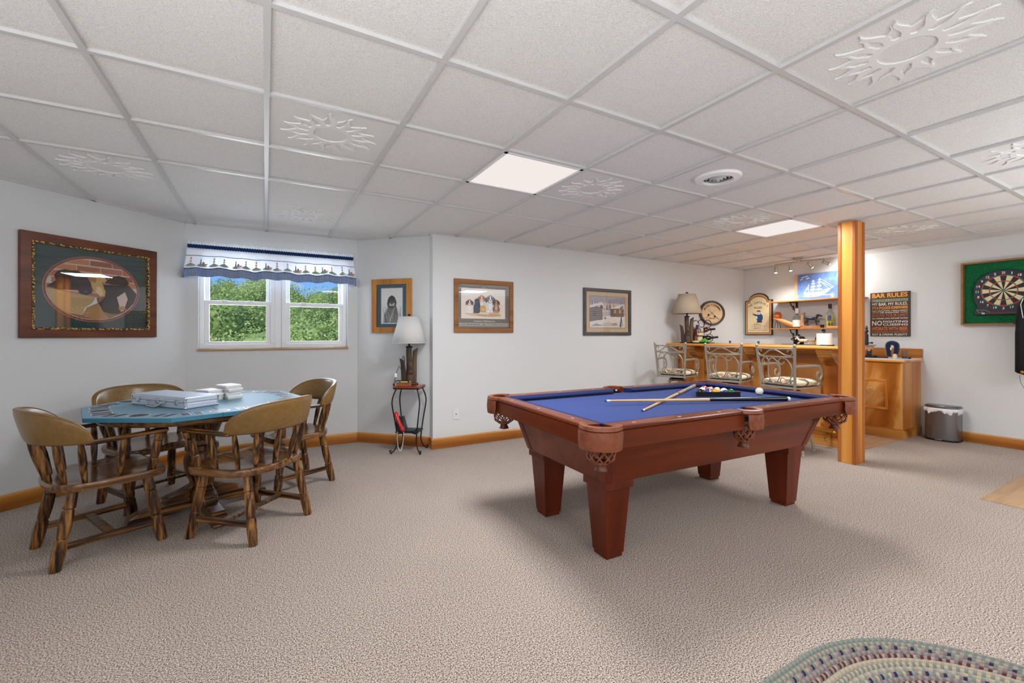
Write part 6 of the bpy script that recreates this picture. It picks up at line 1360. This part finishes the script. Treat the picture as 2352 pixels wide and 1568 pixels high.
# ------------------------------------------------------------------ things on the lower shelf
sz = SH2 + .0005
t = lathe_thing('wooden_globe', 'round orange wooden ball on thin dark legs at the left end of the shelf', 'ornament', (6.95, 3.845, sz), [('ball', [(0, .135), (.028, .14), (.048, .16), (.058, .195), (.048, .23), (.028, .25), (0, .256)], C('#BE6428', .3))], 24)
mb = MB(); [mb.tube([(.012 * math.cos(a), .012 * math.sin(a), .138), (.05 * math.cos(a), .05 * math.sin(a), 0)], .004, 6) for a in (.5, 2.6, 4.7)]; mb.build('stand', M_iron, t)
p = thing('wooden_bottle', 'tan wooden bottle lying tilted on the shelf beside the wooden ball', 'ornament', (6.92, 3.595, sz + .040)); p.rotation_euler = (R(-68), 0, 0); p.rotation_euler = (R(-68), 0, R(0))
mb = MB(); mb.lathe([(0, 0), (.036, 0), (.038, .006), (.038, .16), (.030, .21), (.018, .245), (.016, .295), (.019, .297), (.019, .308), (0, .308)], 22); mb.build('bottle_body', C('#C98A56', .35), p)
lathe_thing('clear_bottle', 'clear glass bottle with a white neck and brown cap on the lower shelf', 'bottle', (6.93, 3.557, sz), [('glass_body', [(0, 0), (.052, 0), (.055, .01), (.055, .13), (.05, .16), (.03, .19), (.018, .215), (.016, .30)], G_clear), ('paper_label', [(.0556, .02), (.0556, .12)], C('#E1DEDA', .7)), ('neck_label', [(.0165, .215), (.024, .24), (.023, .29), (.018, .295)], M_white), ('cap', [(.018, .293), (.020, .315), (0, .315)], C('#6A2A20', .4)), ('liquid', [(0, .006), (.050, .006), (.050, .02), (0, .02)], C('#B0582A', .3))], 24)
dg = thing('pointer_dog_statue', 'dark bronze pointing dog statue with stump on a carved wooden base', 'statue', (6.92, 3.36, sz), RW)
mb = MB(); P = []; g = random.Random(12)
for i in range(28): a = 2 * PI * i / 28; P.append((.145 * math.cos(a) * g.uniform(.93, 1.05), .045 * math.sin(a) * g.uniform(.9, 1.1)))
mb.prism(P, 0, .022); mb.prism([(x * .9, y_ * .85) for x, y_ in P], .022, .034); mb.build('base', C('#B5714A', .6), dg, smooth=0)
mb = MB(); mb.box(-.035, -.050, .006, .045, -.044, .020); mb.build('name_plate', C('#B9B4C0', .3, .5), dg, smooth=0)
mb = MB(); mb.tube(smoothpts([(-.115, .01, .03), (-.118, .012, .10), (-.112, .01, .17), (-.105, .01, .215)], 4), [.03, .028, .027, .026, .025, .025, .026, .027, .028, .028, .027, .024, .018], 10); mb.tube([(-.10, .01, .19), (-.085, 0, .225)], .012, 8); mb.build('stump', C('#A98260', .7), dg)
mb = MB()
mb.tube(smoothpts([(-.060, 0, .135), (-.035, 0, .142), (.0, 0, .136), (.035, 0, .136), (.065, 0, .150), (.085, 0, .172)], 4), [.016, .020, .023, .024, .024, .0235, .023, .022, .022, .022, .0225, .023, .024, .025, .0255, .0255, .024, .021, .019, .017, .016], 12)
mb.tube(smoothpts([(.078, 0, .168), (.094, 0, .180), (.112, 0, .178), (.135, 0, .172), (.146, 0, .168)], 3), [.017, .0185, .0195, .0195, .018, .016, .0135, .0125, .0115, .0105, .010, .009, .008], 10)
for s_ in (-1, 1): mb.tube([(.094, s_ * .014, .192), (.088, s_ * .020, .176), (.090, s_ * .019, .160)], [.006, .008, .004], 6)
mb.tube(smoothpts([(-.065, 0, .142), (-.10, 0, .155), (-.15, 0, .172)], 4), [.007, .006, .0055, .005, .0045, .004, .0035, .003, .002], 6)
mb.tube(smoothpts([(-.052, .012, .135), (-.062, .013, .098), (-.088, .013, .072), (-.094, .013, .050), (-.104, .013, .034)], 3), [.019, .018, .016, .014, .011, .009, .008, .0075, .007, .007, .007, .008, .008], 8)
mb.tube(smoothpts([(-.045, -.012, .135), (-.040, -.013, .098), (-.052, -.013, .072), (-.040, -.013, .050), (-.036, -.013, .034)], 3), [.019, .018, .016, .014, .011, .009, .008, .0075, .007, .007, .007, .008, .008], 8)
mb.tube(smoothpts([(.058, .012, .138), (.060, .012, .10), (.066, .012, .07), (.070, .012, .036)], 3), [.017, .016, .014, .011, .009, .008, .007, .007, .007, .008], 8)
mb.tube(smoothpts([(.062, -.012, .138), (.080, -.012, .105), (.110, -.012, .098), (.106, -.012, .080), (.098, -.012, .074)], 3), [.017, .016, .014, .012, .010, .009, .008, .0075, .007, .007, .007, .007, .006], 8)
mb.build('dog_body', C('#33363C', .35, .4), dg, smooth=60)
lathe_thing('black_shot_cup', 'tiny black cup on the shelf between the dog statue and the yellow bottle', 'cup', (6.87, 3.19, sz), [('cup', [(0, 0), (.020, 0), (.026, .042), (.023, .042), (.018, .006), (0, .006)], M_black)], 16)
t = lathe_thing('yellow_bottle', 'square shouldered bottle of yellow liquor with a tall black cap', 'bottle', (6.94, 3.125, sz), [('glass_body', [(0, 0), (.046, 0), (.050, .01), (.050, .195), (.044, .217), (.024, .232), (.017, .25), (.016, .275)], G_clear), ('liquor', [(0, .008), (.045, .008), (.047, .18), (0, .18)], C('#D8C83C', .2, spec=.5)), ('cap', [(.020, .27), (.021, .335), (0, .335)], M_black)], 24)
mb = MB(Matrix.Rotation(0, 4, 'Z')); mb.prism([(-.0515 * math.cos(a), .0515 * math.sin(a)) for a in [-.75 + 1.0 * i / 10 for i in range(11)]] + [(-.0505 * math.cos(a), .0505 * math.sin(a)) for a in [.25 - 1.0 * i / 10 for i in range(11)]], .10, .175); mb.build('paper_label', C('#46577A', .6), t, smooth=40)
p = thing('glass_holder_board', 'small tan board with upright darts standing on it at the shelf end', 'ornament', (6.855, 3.03, sz)); mb = MB(); mb.box(-.03, -.10, 0, .03, .09, .022); mb.build('board', C('#D0A27A', .5), p, smooth=0, bev=.002)
for y_ in (.07, .035, -.065):
    mb = MB(); mb.lathe([(.002, .02), (.008, .04), (.011, .062), (.006, .07), (.003, .08), (.003, .10), (0, .10)], 10, (0, y_, 0)); mb.tube([(0, y_, .095), (0, y_ - .012, .112)], .0025, 5); mb.tube([(0, y_, .095), (0, y_ + .012, .116)], .0025, 5); mb.build('dart', C('#5C5258', .35, .5), p)
